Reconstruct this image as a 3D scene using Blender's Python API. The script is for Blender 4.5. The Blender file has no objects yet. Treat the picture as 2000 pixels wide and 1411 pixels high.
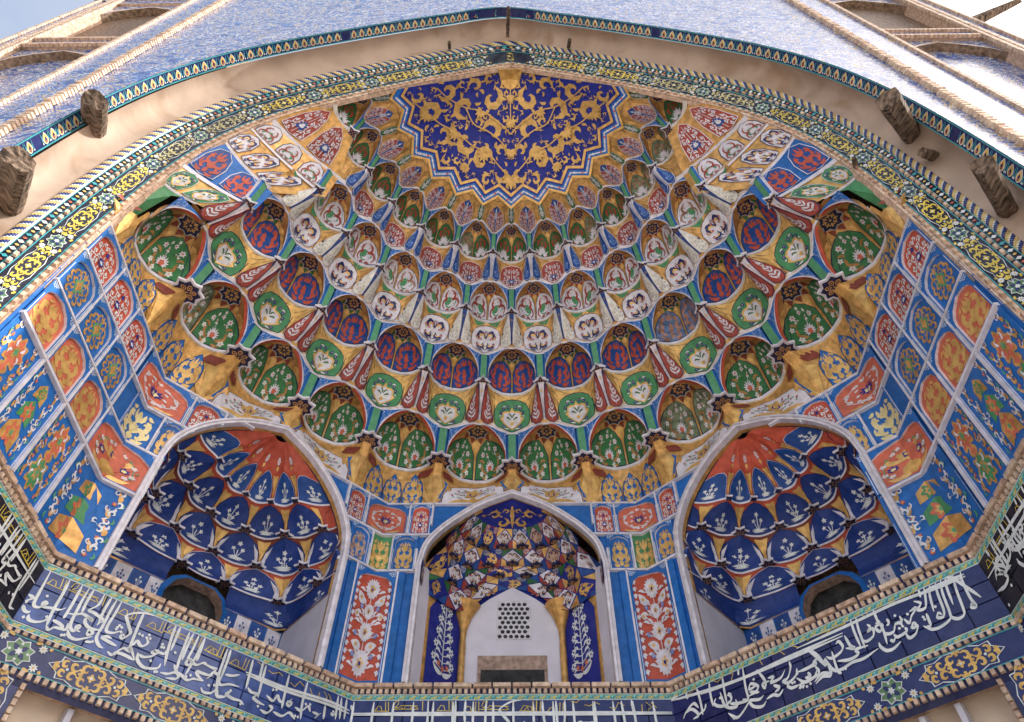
import bpy, math, random
from mathutils import Vector
from math import sin, cos, pi, radians, sqrt, hypot, atan2

# ------------------------------------------------------------------ scale
U = 0.42            # metres per layout unit
EYE = 1.6           # camera height over the paving, metres
STEP = radians(14.9)
AX = 10.0           # the vault axis stands at (0, AX)
random.seed(7)
SC = bpy.context.scene
COL = SC.collection

# ------------------------------------------------------------------ camera
cam = bpy.data.objects.new('camera', bpy.data.cameras.new('camera'))
COL.objects.link(cam)
cam.data.sensor_width = 36.0
cam.data.lens = 36.0 * 1440.0 / 2000.0
cam.data.clip_end = 2000.0
cam.location = (0.228 * U, 0.0, EYE)
cam.rotation_mode = 'XYZ'
_th, _yw, _rl = radians(54.25), radians(-0.629), radians(0.103)
_f = Vector((sin(_yw) * cos(_th), cos(_yw) * cos(_th), sin(_th)))
_r = Vector((cos(_yw), -sin(_yw), 0.0)); _u = _r.cross(_f)
_r2 = _r * cos(_rl) + _u * sin(_rl); _u2 = _u * cos(_rl) - _r * sin(_rl)
from mathutils import Matrix
cam.matrix_world = Matrix(((_r2.x, _u2.x, -_f.x, cam.location.x), (_r2.y, _u2.y, -_f.y, cam.location.y), (_r2.z, _u2.z, -_f.z, cam.location.z), (0, 0, 0, 1)))
SC.camera = cam

# ------------------------------------------------------------------ sky, sun, exposure
SUN_EL, SUN_AZ = radians(42), radians(82)     # azimuth clockwise from -Y (towards the viewer's back) to +X
sdir = Vector((sin(SUN_AZ) * cos(SUN_EL), -cos(SUN_AZ) * cos(SUN_EL), sin(SUN_EL)))
wd = bpy.data.worlds.new('World'); SC.world = wd; wd.use_nodes = True
nt = wd.node_tree
sky = nt.nodes.new('ShaderNodeTexSky'); sky.sky_type = 'NISHITA'; sky.sun_disc = False
sky.sun_elevation = SUN_EL
sky.sun_rotation = atan2(sdir.x, sdir.y)
sky.air_density = 1.0; sky.dust_density = 7.0; sky.ozone_density = 1.0
bg = nt.nodes['Background']; bg.inputs['Strength'].default_value = 0.15
# thin high cloud over the whole sky
_tc = nt.nodes.new('ShaderNodeTexCoord'); _mp = nt.nodes.new('ShaderNodeMapping'); _mp.inputs['Scale'].default_value = (1.0, 1.0, 2.2)
nt.links.new(_tc.outputs['Generated'], _mp.inputs['Vector'])
_nz = nt.nodes.new('ShaderNodeTexNoise'); _nz.inputs['Scale'].default_value = 2.6; _nz.inputs['Detail'].default_value = 7; _nz.inputs['Roughness'].default_value = 0.58; nt.links.new(_mp.outputs[0], _nz.inputs['Vector'])
_mr = nt.nodes.new('ShaderNodeMapRange'); _mr.inputs['From Min'].default_value = 0.3; _mr.inputs['From Max'].default_value = 0.7; _mr.inputs['To Min'].default_value = 0.25; _mr.inputs['To Max'].default_value = 0.85; nt.links.new(_nz.outputs['Fac'], _mr.inputs['Value'])
_mx = nt.nodes.new('ShaderNodeMix'); _mx.data_type = 'RGBA'; nt.links.new(_mr.outputs[0], _mx.inputs[0]); nt.links.new(sky.outputs[0], _mx.inputs[6]); _mx.inputs[7].default_value = (1.75, 1.85, 2.0, 1)
nt.links.new(_mx.outputs[2], bg.inputs['Color'])
sun = bpy.data.objects.new('sun', bpy.data.lights.new('sun', 'SUN')); COL.objects.link(sun)
sun.data.energy = 2.0; sun.data.angle = radians(0.6); sun.data.color = (1.0, 0.96, 0.9)
sun.rotation_euler = (-sdir).to_track_quat('-Z', 'Y').to_euler()
SC.view_settings.view_transform = 'Standard'; SC.view_settings.look = 'None'
SC.view_settings.gamma = 1.0; SC.view_settings.exposure = 1.5
SC.cycles.max_bounces = 6; SC.cycles.diffuse_bounces = 4; SC.cycles.glossy_bounces = 2
SC.cycles.use_denoising = True; SC.cycles.use_light_tree = False

# ------------------------------------------------------------------ materials
def lin(c): return tuple((v / 255 / 12.92 if v / 255 <= 0.04045 else ((v / 255 + 0.055) / 1.055) ** 2.4) for v in c)
MATS = {}
DESAT = 0.04
def paint(name, rgb, gain=1.25, rough=0.55, metal=0.0, var=0.10, scale=9.0, bump=0.0, spec=0.35, bscale=60.0, dust=0.07, stretch=None):
    m = bpy.data.materials.new(name); m.use_nodes = True
    t = m.node_tree; b = t.nodes['Principled BSDF']
    col = [min(0.85, v * gain) for v in lin(rgb)]; lum = 0.25 * col[0] + 0.65 * col[1] + 0.1 * col[2]
    col = [v + (lum - v) * DESAT for v in col]
    tc = t.nodes.new('ShaderNodeTexCoord')
    nz = t.nodes.new('ShaderNodeTexNoise'); nz.inputs['Scale'].default_value = scale; nz.inputs['Detail'].default_value = 2
    geo = t.nodes.new('ShaderNodeNewGeometry')
    if stretch:
        mpn = t.nodes.new('ShaderNodeMapping'); mpn.inputs['Scale'].default_value = stretch; t.links.new(geo.outputs['Position'], mpn.inputs['Vector']); POS = mpn.outputs[0]
    else: POS = geo.outputs['Position']
    t.links.new(POS, nz.inputs['Vector'])
    rp = t.nodes.new('ShaderNodeValToRGB')
    rp.color_ramp.elements[0].position = 0.32; rp.color_ramp.elements[1].position = 0.7
    lo = [max(0, v * (1 - 1.6 * var)) for v in col]; hi = [min(0.9, v * (1 + var) + 0.012 * var * 10) for v in col]
    rp.color_ramp.elements[0].color = (*lo, 1); rp.color_ramp.elements[1].color = (*hi, 1)
    t.links.new(nz.outputs['Fac'], rp.inputs['Fac'])
    # each piece its own shade, and a patchy film of dust
    oi = t.nodes.new('ShaderNodeObjectInfo'); mr = t.nodes.new('ShaderNodeMapRange'); mr.inputs['To Min'].default_value = 0.86; mr.inputs['To Max'].default_value = 1.1
    t.links.new(oi.outputs['Random'], mr.inputs['Value'])
    mu = t.nodes.new('ShaderNodeVectorMath'); mu.operation = 'SCALE'; t.links.new(rp.outputs['Color'], mu.inputs[0]); t.links.new(mr.outputs[0], mu.inputs['Scale'])
    dn = t.nodes.new('ShaderNodeTexNoise'); dn.inputs['Scale'].default_value = 1.7; dn.inputs['Detail'].default_value = 4; dn.inputs['Roughness'].default_value = 0.68; t.links.new(geo.outputs['Position'], dn.inputs['Vector'])
    dr = t.nodes.new('ShaderNodeMapRange'); dr.inputs['From Min'].default_value = 0.42; dr.inputs['From Max'].default_value = 0.75; dr.inputs['To Max'].default_value = dust; t.links.new(dn.outputs['Fac'], dr.inputs['Value'])
    dx = t.nodes.new('ShaderNodeMix'); dx.data_type = 'RGBA'; t.links.new(dr.outputs[0], dx.inputs[0]); t.links.new(mu.outputs[0], dx.inputs[6]); dx.inputs[7].default_value = (0.36, 0.34, 0.33, 1)
    t.links.new(dx.outputs[2], b.inputs['Base Color'])
    b.inputs['Roughness'].default_value = rough; b.inputs['Metallic'].default_value = metal
    b.inputs['Specular IOR Level'].default_value = spec
    if bump:
        n2 = t.nodes.new('ShaderNodeTexNoise'); n2.inputs['Scale'].default_value = bscale; n2.inputs['Detail'].default_value = 2
        t.links.new(POS, n2.inputs['Vector'])
        bp = t.nodes.new('ShaderNodeBump'); bp.inputs['Strength'].default_value = bump; bp.inputs['Distance'].default_value = 0.02
        t.links.new(n2.outputs['Fac'], bp.inputs['Height']); t.links.new(bp.outputs['Normal'], b.inputs['Normal'])
    MATS[name] = m
    return m
paint('white', (205, 202, 210)); paint('ivory', (214, 208, 196), var=0.14)
paint('shadedblue', (10, 50, 124)); paint('royal', (0, 94, 170)); paint('blue', (6, 66, 138)); paint('deep', (10, 30, 128)); paint('navy', (20, 24, 66))  # alcove cells get a darker blue, their recess shade put into the paint
paint('midnight', (14, 30, 92), rough=0.25, spec=0.5); paint('ink', (10, 12, 34), rough=0.25, spec=0.5)
paint('green', (38, 98, 48)); paint('meadow', (46, 112, 62)); paint('bracket', (76, 146, 104)); paint('leafgreen', (62, 132, 84))
paint('gold', (212, 166, 90), metal=0.3, rough=0.38, var=0.16, bump=0.3, bscale=12)
paint('gilt', (198, 150, 78), metal=0.3, rough=0.4, var=0.2, bump=0.35, bscale=12)
paint('bronze', (170, 122, 66), metal=0.2, rough=0.5, var=0.18)
paint('palegold', (226, 196, 140), metal=0.15, rough=0.45, var=0.1)
paint('red', (148, 56, 42)); paint('rust', (178, 72, 48)); paint('coral', (192, 96, 70)); paint('maroon', (124, 52, 36))
paint('brick', (208, 180, 156), var=0.2, scale=14, bump=0.35); paint('brick2', (190, 160, 136), var=0.22, scale=14, bump=0.35)
paint('mortar', (150, 122, 98), var=0.25, scale=20, bump=0.4)
paint('plaster', (206, 188, 168), var=0.12, scale=2.2, bump=0.25, bscale=14, rough=0.85)
paint('limewash', (196, 194, 204), var=0.05, scale=3, rough=0.8)
paint('wood', (104, 84, 66), var=0.5, scale=7, bump=0.9, bscale=22, rough=0.9, stretch=(3.0, 0.5, 3.0))
paint('teal', (52, 146, 156), rough=0.25, spec=0.5); paint('yellow', (206, 180, 58), rough=0.25, spec=0.5, var=0.18)
paint('ochre', (214, 168, 78), rough=0.3, spec=0.5, var=0.18); paint('jade', (92, 132, 84), rough=0.3, spec=0.5, var=0.2)
paint('glazewhite', (206, 214, 224), rough=0.25, spec=0.5); paint('skyblue', (92, 130, 196))
paint('faded_blue', (84, 110, 150), var=0.3); paint('faded_green', (106, 122, 92), var=0.3); paint('faded_rust', (158, 112, 90), var=0.3); paint('faded_red', (158, 112, 90), var=0.3)
paint('worn', (168, 140, 122), var=0.25, scale=12); paint('void', (6, 5, 5), var=0.3)  # void: near-black standing in for the dark inside openings
paint('brownbrick', (120, 96, 74), var=0.35, scale=16, bump=0.5)
paint('courtyard', (158, 152, 146), var=0.15, scale=0.8, rough=0.9)

paint('midnight3', (34, 62, 128), rough=0.22, spec=0.5, var=0.2); paint('midnight2', (46, 76, 142), rough=0.22, spec=0.5, var=0.2); paint('tealpale', (120, 190, 176), rough=0.3, spec=0.5, var=0.25, scale=30); paint('greentile', (70, 110, 70), rough=0.25, spec=0.5, var=0.25)
def cove_mat():
    m = paint('coveplaster', (190, 168, 150), gain=0.95, var=0.1, scale=1.6, bump=0.25, bscale=10, rough=0.85)
    t = m.node_tree; b = t.nodes['Principled BSDF']; geo = t.nodes['Geometry'] if 'Geometry' in t.nodes else t.nodes.new('ShaderNodeNewGeometry')
    src = b.inputs['Base Color'].links[0].from_socket
    n = t.nodes.new('ShaderNodeTexNoise'); n.inputs['Scale'].default_value = 0.9; n.inputs['Detail'].default_value = 8; n.inputs['Distortion'].default_value = 1.2
    t.links.new(geo.outputs['Position'], n.inputs['Vector'])
    r = t.nodes.new('ShaderNodeValToRGB'); r.color_ramp.elements[0].position = 0.5; r.color_ramp.elements[0].color = (1, 1, 1, 1); r.color_ramp.elements[1].position = 0.72; r.color_ramp.elements[1].color = (0.72, 0.62, 0.52, 1)
    t.links.new(n.outputs['Fac'], r.inputs['Fac'])
    x = t.nodes.new('ShaderNodeMix'); x.data_type = 'RGBA'; x.blend_type = 'MULTIPLY'; x.inputs[0].default_value = 1.0
    t.links.new(src, x.inputs[6]); t.links.new(r.outputs['Color'], x.inputs[7]); t.links.new(x.outputs[2], b.inputs['Base Color'])
cove_mat()
def facade_mat():
    m = bpy.data.materials.new('facadetile'); m.use_nodes = True; t = m.node_tree; b = t.nodes['Principled BSDF']; geo = t.nodes.new('ShaderNodeNewGeometry')
    mp = t.nodes.new('ShaderNodeMapping'); t.links.new(geo.outputs['Position'], mp.inputs['Vector'])
    nz = t.nodes.new('ShaderNodeTexNoise'); nz.inputs['Scale'].default_value = 1.5; nz.inputs['Detail'].default_value = 3; nz.inputs['Distortion'].default_value = 3.6; t.links.new(mp.outputs[0], nz.inputs['Vector'])
    r = t.nodes.new('ShaderNodeValToRGB'); r.color_ramp.interpolation = 'CONSTANT'
    el = r.color_ramp.elements; el[0].position = 0.0; el[0].color = (0.02, 0.06, 0.26, 1); el[1].position = 0.40; el[1].color = (0.05, 0.16, 0.46, 1)
    for p, c in ((0.475, (0.55, 0.40, 0.16, 1)), (0.505, (0.04, 0.12, 0.42, 1)), (0.545, (0.6, 0.62, 0.66, 1)), (0.57, (0.03, 0.09, 0.36, 1)), (0.63, (0.5, 0.36, 0.14, 1)), (0.66, (0.05, 0.16, 0.46, 1))):
        e = el.new(p); e.color = c
    t.links.new(nz.outputs['Fac'], r.inputs['Fac'])
    n2 = t.nodes.new('ShaderNodeTexNoise'); n2.inputs['Scale'].default_value = 7; n2.inputs['Detail'].default_value = 2; n2.inputs['Distortion'].default_value = 2.5; t.links.new(mp.outputs[0], n2.inputs['Vector'])
    r2 = t.nodes.new('ShaderNodeValToRGB'); r2.color_ramp.interpolation = 'CONSTANT'; r2.color_ramp.elements[0].color = (0, 0, 0, 1); r2.color_ramp.elements[1].position = 0.6; r2.color_ramp.elements[1].color = (1, 1, 1, 1); t.links.new(n2.outputs['Fac'], r2.inputs['Fac'])
    x = t.nodes.new('ShaderNodeMix'); x.data_type = 'RGBA'; t.links.new(r2.outputs['Color'], x.inputs[0]); t.links.new(r.outputs['Color'], x.inputs[6]); x.inputs[7].default_value = (0.6, 0.63, 0.68, 1)
    t.links.new(x.outputs[2], b.inputs['Base Color']); b.inputs['Roughness'].default_value = 0.22; b.inputs['Specular IOR Level'].default_value = 0.6
    bk = t.nodes.new('ShaderNodeTexNoise'); bk.inputs['Scale'].default_value = 5.0; t.links.new(mp.outputs[0], bk.inputs['Vector'])
    bp = t.nodes.new('ShaderNodeBump'); bp.inputs['Strength'].default_value = 0.12; bp.inputs['Distance'].default_value = 0.03; t.links.new(bk.outputs['Fac'], bp.inputs['Height']); t.links.new(bp.outputs['Normal'], b.inputs['Normal'])
    MATS['facadetile'] = m
facade_mat()

# ------------------------------------------------------------------ mesh builder
class MB:
    def __init__(self): self.v = []; self.f = []; self.m = []; self.names = []
    def mi(self, mat):
        if mat not in self.names: self.names.append(mat)
        return self.names.index(mat)
    def add(self, pts, faces, mat):
        o = len(self.v); k = self.mi(mat)
        self.v.extend((p[0], p[1], p[2]) for p in pts)
        for f in faces: self.f.append(tuple(i + o for i in f)); self.m.append(k)
    def box(self, c, h, mat, ax=None):
        ax = ax or ((1, 0, 0), (0, 1, 0), (0, 0, 1))
        X, Y, Z = (Vector(a) for a in ax); c = Vector(c); P = []
        for sx in (-1, 1):
            for sy in (-1, 1):
                for sz in (-1, 1): P.append(c + X * (sx * h[0]) + Y * (sy * h[1]) + Z * (sz * h[2]))
        self.add(P, [(0, 1, 3, 2), (4, 6, 7, 5), (0, 4, 5, 1), (2, 3, 7, 6), (0, 2, 6, 4), (1, 5, 7, 3)], mat)
    def grid(self, S, us, vs, mat):
        P = [S(u, v) for v in vs for u in us]; n = len(us)
        self.add(P, [(j * n + i, j * n + i + 1, (j + 1) * n + i + 1, (j + 1) * n + i) for j in range(len(vs) - 1) for i in range(n - 1)], mat)
    def mesh(self, name, smooth=False):
        me = bpy.data.meshes.new(name)
        me.from_pydata([(x * U, y * U, z * U) for x, y, z in self.v], [], self.f)
        for n in self.names: me.materials.append(MATS[n])
        me.polygons.foreach_set('material_index', self.m)
        if smooth: me.polygons.foreach_set('use_smooth', [True] * len(self.f))
        me.update()
        return me

def empty(name, loc=(0, 0, 0), rz=0.0, parent=None):
    o = bpy.data.objects.new(name, None); COL.objects.link(o)
    o.location = loc; o.rotation_euler = (0, 0, rz); o.parent = parent; o.empty_display_size = 0.1
    return o
def obj(name, me, parent=None, loc=None, rot=None, kind=None):
    if isinstance(me, MB): me = me.mesh(name)
    o = bpy.data.objects.new(name, me); COL.objects.link(o); o.parent = parent
    if loc: o.location = loc
    if rot: o.rotation_euler = rot
    if kind: o['kind'] = kind
    return o
def tag(o, label, cat, group=None):
    o['label'] = label; o['category'] = cat
    if group: o['group'] = group
    return o
BASE = (0, 0, EYE)              # layout z = 0 is eye height
CAMP = Vector((0.228, 0, 0))

# ------------------------------------------------------------------ curves on surfaces
def smooth(pts, n=6, closed=False):
    P = [Vector((p[0], p[1])) for p in pts]; N = len(P)
    if N < 3: 
        a, b = P[0], P[-1]
        return [a + (b - a) * (i / n) for i in range(n + 1)]
    out = []
    rng = range(N if closed else N - 1)
    for i in rng:
        if closed: p0, p1, p2, p3 = P[i - 1], P[i], P[(i + 1) % N], P[(i + 2) % N]
        else:
            p1, p2 = P[i], P[i + 1]
            p0 = P[i - 1] if i else p1 * 2 - p2
            p3 = P[i + 2] if i + 2 < N else p2 * 2 - p1
        for k in range(n):
            t = k / n
            out.append(0.5 * ((2 * p1) + (p2 - p0) * t + (2 * p0 - 5 * p1 + 4 * p2 - p3) * t * t + (3 * p1 - p0 - 3 * p2 + p3) * t ** 3))
    if not closed: out.append(P[-1])
    return out
def densify(poly, d):
    out = []; n = len(poly)
    for i in range(n):
        a, b = poly[i], poly[(i + 1) % n]
        k = max(1, int(hypot(b[0] - a[0], b[1] - a[1]) / d + 0.999))
        for j in range(k): out.append((a[0] + (b[0] - a[0]) * j / k, a[1] + (b[1] - a[1]) * j / k))
    return out
def onsurf(S, cx=0.0, cy=0.5, eye=None, eps=1e-3):
    """surface S(x, y) -> lifted map M(x, y, off); off > 0 comes towards the eye"""
    eye = eye or CAMP
    def nrm(x, y):
        a = Vector(S(x + eps, y)) - Vector(S(x - eps, y)); b = Vector(S(x, y + eps)) - Vector(S(x, y - eps))
        n = a.cross(b)
        if n.length < 1e-12: return Vector((0, 0, -1))
        return n.normalized()
    sg = 1.0 if nrm(cx, cy).dot(eye - Vector(S(cx, cy))) > 0 else -1.0
    def M(x, y, o):
        p = Vector(S(x, y))
        return p + nrm(x, y) * (sg * o) if o else p
    return M
def patch(mb, M, poly, mat, off=0.0, dens=0.12, rings=(0.55,), thick=0.0, centre=None):
    P = densify(poly, dens); n = len(P)
    c = centre or (sum(p[0] for p in P) / n, sum(p[1] for p in P) / n)
    V = []; F = []
    lev = [1.0] + list(rings)
    for s in lev: V += [M(c[0] + (p[0] - c[0]) * s, c[1] + (p[1] - c[1]) * s, off) for p in P]
    V.append(M(c[0], c[1], off))
    for l in range(len(lev) - 1):
        for i in range(n): F.append((l * n + i, l * n + (i + 1) % n, (l + 1) * n + (i + 1) % n, (l + 1) * n + i))
    l = len(lev) - 1
    for i in range(n): F.append((l * n + i, l * n + (i + 1) % n, len(V) - 1))
    if thick:
        o = len(V); V += [M(p[0], p[1], off - thick) for p in P]
        for i in range(n): F.append((i, (i + 1) % n, o + (i + 1) % n, o + i))
    mb.add(V, F, mat)
def band(mb, M, poly, w, mat, off, dens=0.12):
    """closed stroke just inside poly"""
    P = [Vector(p) for p in densify(poly, dens)]; n = len(P)
    c = sum(P, Vector((0, 0))) / n
    V = []
    area = sum(P[i].x * P[(i + 1) % n].y - P[(i + 1) % n].x * P[i].y for i in range(n))
    sg = 1 if area > 0 else -1
    for i in range(n):
        a, b, d = P[i - 1], P[i], P[(i + 1) % n]
        t = (b - a).normalized() + (d - b).normalized()
        if t.length < 1e-6: t = d - b
        t.normalize(); nn = Vector((-t.y, t.x)) * sg
        k = min(1.6, 1 / max(0.5, abs((d - b).normalized().dot(t)))) if (d - b).length > 1e-9 else 1
        q = b + nn * (w * k)
        V.append(M(b.x, b.y, off)); V.append(M(q.x, q.y, off))
    mb.add(V, [(2 * i, 2 * ((i + 1) % n), 2 * ((i + 1) % n) + 1, 2 * i + 1) for i in range(n)], mat)

# ------------------------------------------------------------------ painted ornament, drawn as thin relief
class Orn:
    """flat ornament in its own coordinates; put() lays it on a surface"""
    def __init__(self): self.it = []; self.mir = False
    def _add(self, V, F, mat, ly):
        self.it.append((V, F, mat, ly))
        if self.mir: self.it.append(([Vector((-p[0], p[1])) for p in V], F, mat, ly))
    def stroke(self, pts, w, mat, ly=1, w1=None, n=5, sm=True):
        P = smooth(pts, n) if sm else [Vector(p) for p in pts]
        w1 = w if w1 is None else w1; V = []; N = len(P)
        for i, p in enumerate(P):
            t = (P[min(i + 1, N - 1)] - P[max(i - 1, 0)])
            if t.length < 1e-9: t = Vector((1, 0))
            t.normalize(); h = Vector((-t.y, t.x)) * ((w + (w1 - w) * i / (N - 1)) / 2)
            V += [p + h, p - h]
        self._add(V, [(2 * i, 2 * i + 2, 2 * i + 3, 2 * i + 1) for i in range(N - 1)], mat, ly)
    def pen(self, pts, w, mat, ly=1, n=5):
        """reed-pen stroke: broad on the slant, thin across it, pointed at the ends"""
        P = smooth(pts, n); V = []; N = len(P)
        for i, p in enumerate(P):
            t = (P[min(i + 1, N - 1)] - P[max(i - 1, 0)])
            if t.length < 1e-9: t = Vector((1, 0))
            t.normalize(); s = i / (N - 1)
            q = w * (0.5 + 0.75 * abs(sin(atan2(t.y, t.x) - 0.9))) * min(1.0, 0.35 + 5 * s, 0.3 + 4 * (1 - s))
            h = Vector((-t.y, t.x)) * (q / 2); V += [p + h, p - h]
        self._add(V, [(2 * i, 2 * i + 2, 2 * i + 3, 2 * i + 1) for i in range(N - 1)], mat, ly)
    def leaf(self, pts, w, mat, ly=1, serr=0.0, k=5, n=6, lop=1.0):
        P = smooth(pts, n); N = len(P); V = []
        for i, p in enumerate(P):
            s = i / (N - 1)
            t = (P[min(i + 1, N - 1)] - P[max(i - 1, 0)]).normalized()
            ww = w * (sin(pi * min(1, s ** 0.75 * 1.0)) ** 0.8 if 0 < s < 1 else 0.02)
            if serr: ww *= 1 - serr * ((s * k) % 1.0)
            h = Vector((-t.y, t.x)) * ww
            V += [p + h * lop, p - h]
        self._add(V, [(2 * i, 2 * i + 2, 2 * i + 3, 2 * i + 1) for i in range(N - 1)], mat, ly)
    def blob(self, c, r, mat, ly=1, lob=0, amp=0.0, rot=0.0, n=None, ry=None):
        n = n or (max(8, lob * 4)); ry = ry or r
        V = [Vector(c)]
        for i in range(n):
            a = 2 * pi * i / n
            q = 1 + amp * cos(lob * (a - rot)) if lob else 1
            V.append(Vector((c[0] + r * q * cos(a), c[1] + ry * q * sin(a))))
        self._add(V, [(0, 1 + i, 1 + (i + 1) % n) for i in range(n)], mat, ly)
    def flower(self, c, r, mat, mid, ly=2, lob=6):
        self.blob(c, r, mat, ly, lob, 0.28); self.blob(c, r * 0.36, mid, ly + 1, n=6)
    def poly(self, pts, mat, ly=1, c=None):
        P = [Vector(p) for p in pts]; c = Vector(c) if c else sum(P, Vector((0, 0))) / len(P)
        self._add([c] + P, [(0, 1 + i, 1 + (i + 1) % len(P)) for i in range(len(P))], mat, ly)
    def lotus(self, c, s, mat, ly=2, n=7, spread=1.25, up=pi / 2, core=None, w=0.2):
        for i in range(n):
            a = up + spread * (2 * i / (n - 1) - 1)
            L = s * (0.8 + 0.2 * cos(a - up))
            self.leaf([c, (c[0] + L * 0.55 * cos(a), c[1] + L * 0.55 * sin(a)), (c[0] + L * cos(a), c[1] + L * sin(a))], s * w, mat, ly, n=3)
        if core: self.blob(c, s * 0.34, core, ly + 1, 5, 0.2)
    def spiral(self, c, r, a0, turns, w, mat, ly=1, w1=None, n=14, r1=0.15):
        P = [(c[0] + r * (1 - (1 - r1) * i / n) * cos(a0 + turns * 2 * pi * i / n), c[1] + r * (1 - (1 - r1) * i / n) * sin(a0 + turns * 2 * pi * i / n)) for i in range(n + 1)]
        self.stroke(P, w, mat, ly, w1, n=2)
        return P
    def curl(self, c, r, a0, turns, w, mat, ly=1, serr=0.35, k=6, r1=0.25):
        """acanthus curl: a leaf bent into a hook"""
        P = [(c[0] + r * (1 - (1 - r1) * i / 6) * cos(a0 + turns * 2 * pi * i / 6), c[1] + r * (1 - (1 - r1) * i / 6) * sin(a0 + turns * 2 * pi * i / 6)) for i in range(7)]
        self.leaf(P, w, mat, ly, serr, k, n=4)
    def put(self, mb, M, T=lambda x, y: (x, y), off=0.012, lift=0.007):
        for i, (V, F, mat, ly) in enumerate(self.it):        # every stroke a hair above the last, as paint is
            mb.add([M(*T(p[0], p[1]), off + lift * ly + 0.0002 * i) for p in V], F, mat)
def pack(o, inside, radii, mat, seed, ly=1, wk=0.3, tries=900, leaves=2, mir=True):
    """fill an outline with leafy curls of falling size, none touching"""
    rd = random.Random(seed); C = []
    xs = [p[0] for p in inside]; ys = [p[1] for p in inside]
    def isin(x, y):
        c = False; n = len(inside)
        for i in range(n):
            (x0, y0), (x1, y1) = inside[i], inside[i - 1]
            if (y0 > y) != (y1 > y) and x < (x1 - x0) * (y - y0) / (y1 - y0) + x0: c = not c
        return c
    lo = 0.0 if mir else min(xs)
    for r in radii:
        for _ in range(tries // len(radii)):
            x, y = rd.uniform(lo, max(xs)), rd.uniform(min(ys), max(ys))
            if mir and x < r * 1.02: continue
            if any((x - a) ** 2 + (y - b) ** 2 < (r + q) ** 2 * 0.98 for a, b, q in C): continue
            if not all(isin(x + r * cos(k * pi / 4), y + r * sin(k * pi / 4)) for k in range(8)): continue
            C.append((x, y, r))
    def draw(o):
        for x, y, r in C:
            near = sorted(C, key=lambda c: (c[0] - x) ** 2 + (c[1] - y) ** 2)[1:2]
            a0 = atan2(near[0][1] - y, near[0][0] - x) if near else 0.0; t = rd.choice((-1, 1)) * rd.uniform(0.8, 1.05)
            if near: o.stroke([(near[0][0] + (x - near[0][0]) * 0.5, near[0][1] + (y - near[0][1]) * 0.5), (x + r * cos(a0), y + r * sin(a0))], r * 0.1, mat, ly, n=2)
            o.curl((x, y), r * 0.88, a0, t, r * wk, mat, ly, 0.45, 8, r1=0.22)
            for k in range(leaves):
                a = a0 + t * 2 * pi * (0.2 + 0.3 * k); p = (x + r * 0.8 * cos(a), y + r * 0.8 * sin(a)); b = a + 0.7 * (1 if t > 0 else -1)
                o.leaf([p, (p[0] + r * 0.3 * cos(b), p[1] + r * 0.3 * sin(b)), (p[0] + r * 0.55 * cos(b + 0.4), p[1] + r * 0.55 * sin(b + 0.4))], r * 0.13, mat, ly, 0.3, 3, n=3)
    if mir: MIR(o, draw)
    else: draw(o)
    return o
def MIR(o, fn):
    o.mir = True; fn(o); o.mir = False
# ------------------------------------------------------------------ ornament designs, box x -1..1, y 0..2
def o_arab(mat, fat=1.0, dens=1):
    o = Orn()
    o.leaf([(0, 0.1), (0, 0.55)], 0.20 * fat, mat, 1, 0.3, 3); o.leaf([(0, 0.5), (0, 1.15)], 0.24 * fat, mat, 1, 0.4, 4); o.leaf([(0, 1.05), (0, 1.85)], 0.22 * fat, mat, 1, 0.45, 4)
    def half(o):
        o.leaf([(0.05, 0.5), (0.3, 0.75), (0.52, 0.72)], 0.12 * fat, mat, 1, 0.4, 3)
        o.curl((0.42, 0.48), 0.34, 2.2, -0.75, 0.13 * fat, mat, 1)
        o.curl((0.5, 1.08), 0.34, -2.6, 0.8, 0.13 * fat, mat, 1)
        o.leaf([(0.08, 1.2), (0.3, 1.42), (0.34, 1.75)], 0.12 * fat, mat, 1, 0.4, 4)
        o.leaf([(0.5, 1.4), (0.72, 1.3), (0.86, 1.1)], 0.1 * fat, mat, 1, 0.4, 3)
        o.leaf([(0.2, 0.12), (0.55, 0.1), (0.85, 0.25)], 0.12 * fat, mat, 1, 0.4, 4)
        o.leaf([(0.72, 0.4), (0.9, 0.6), (0.86, 0.88)], 0.09 * fat, mat, 1, 0.3, 3)
        if dens > 1:
            o.spiral((0.24, 0.95), 0.16, 0, -0.8, 0.06, mat, 1, 0.03); o.leaf([(0.5, 1.75), (0.66, 1.6), (0.84, 1.58)], 0.08 * fat, mat, 1)
    MIR(o, half)
    return o
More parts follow.
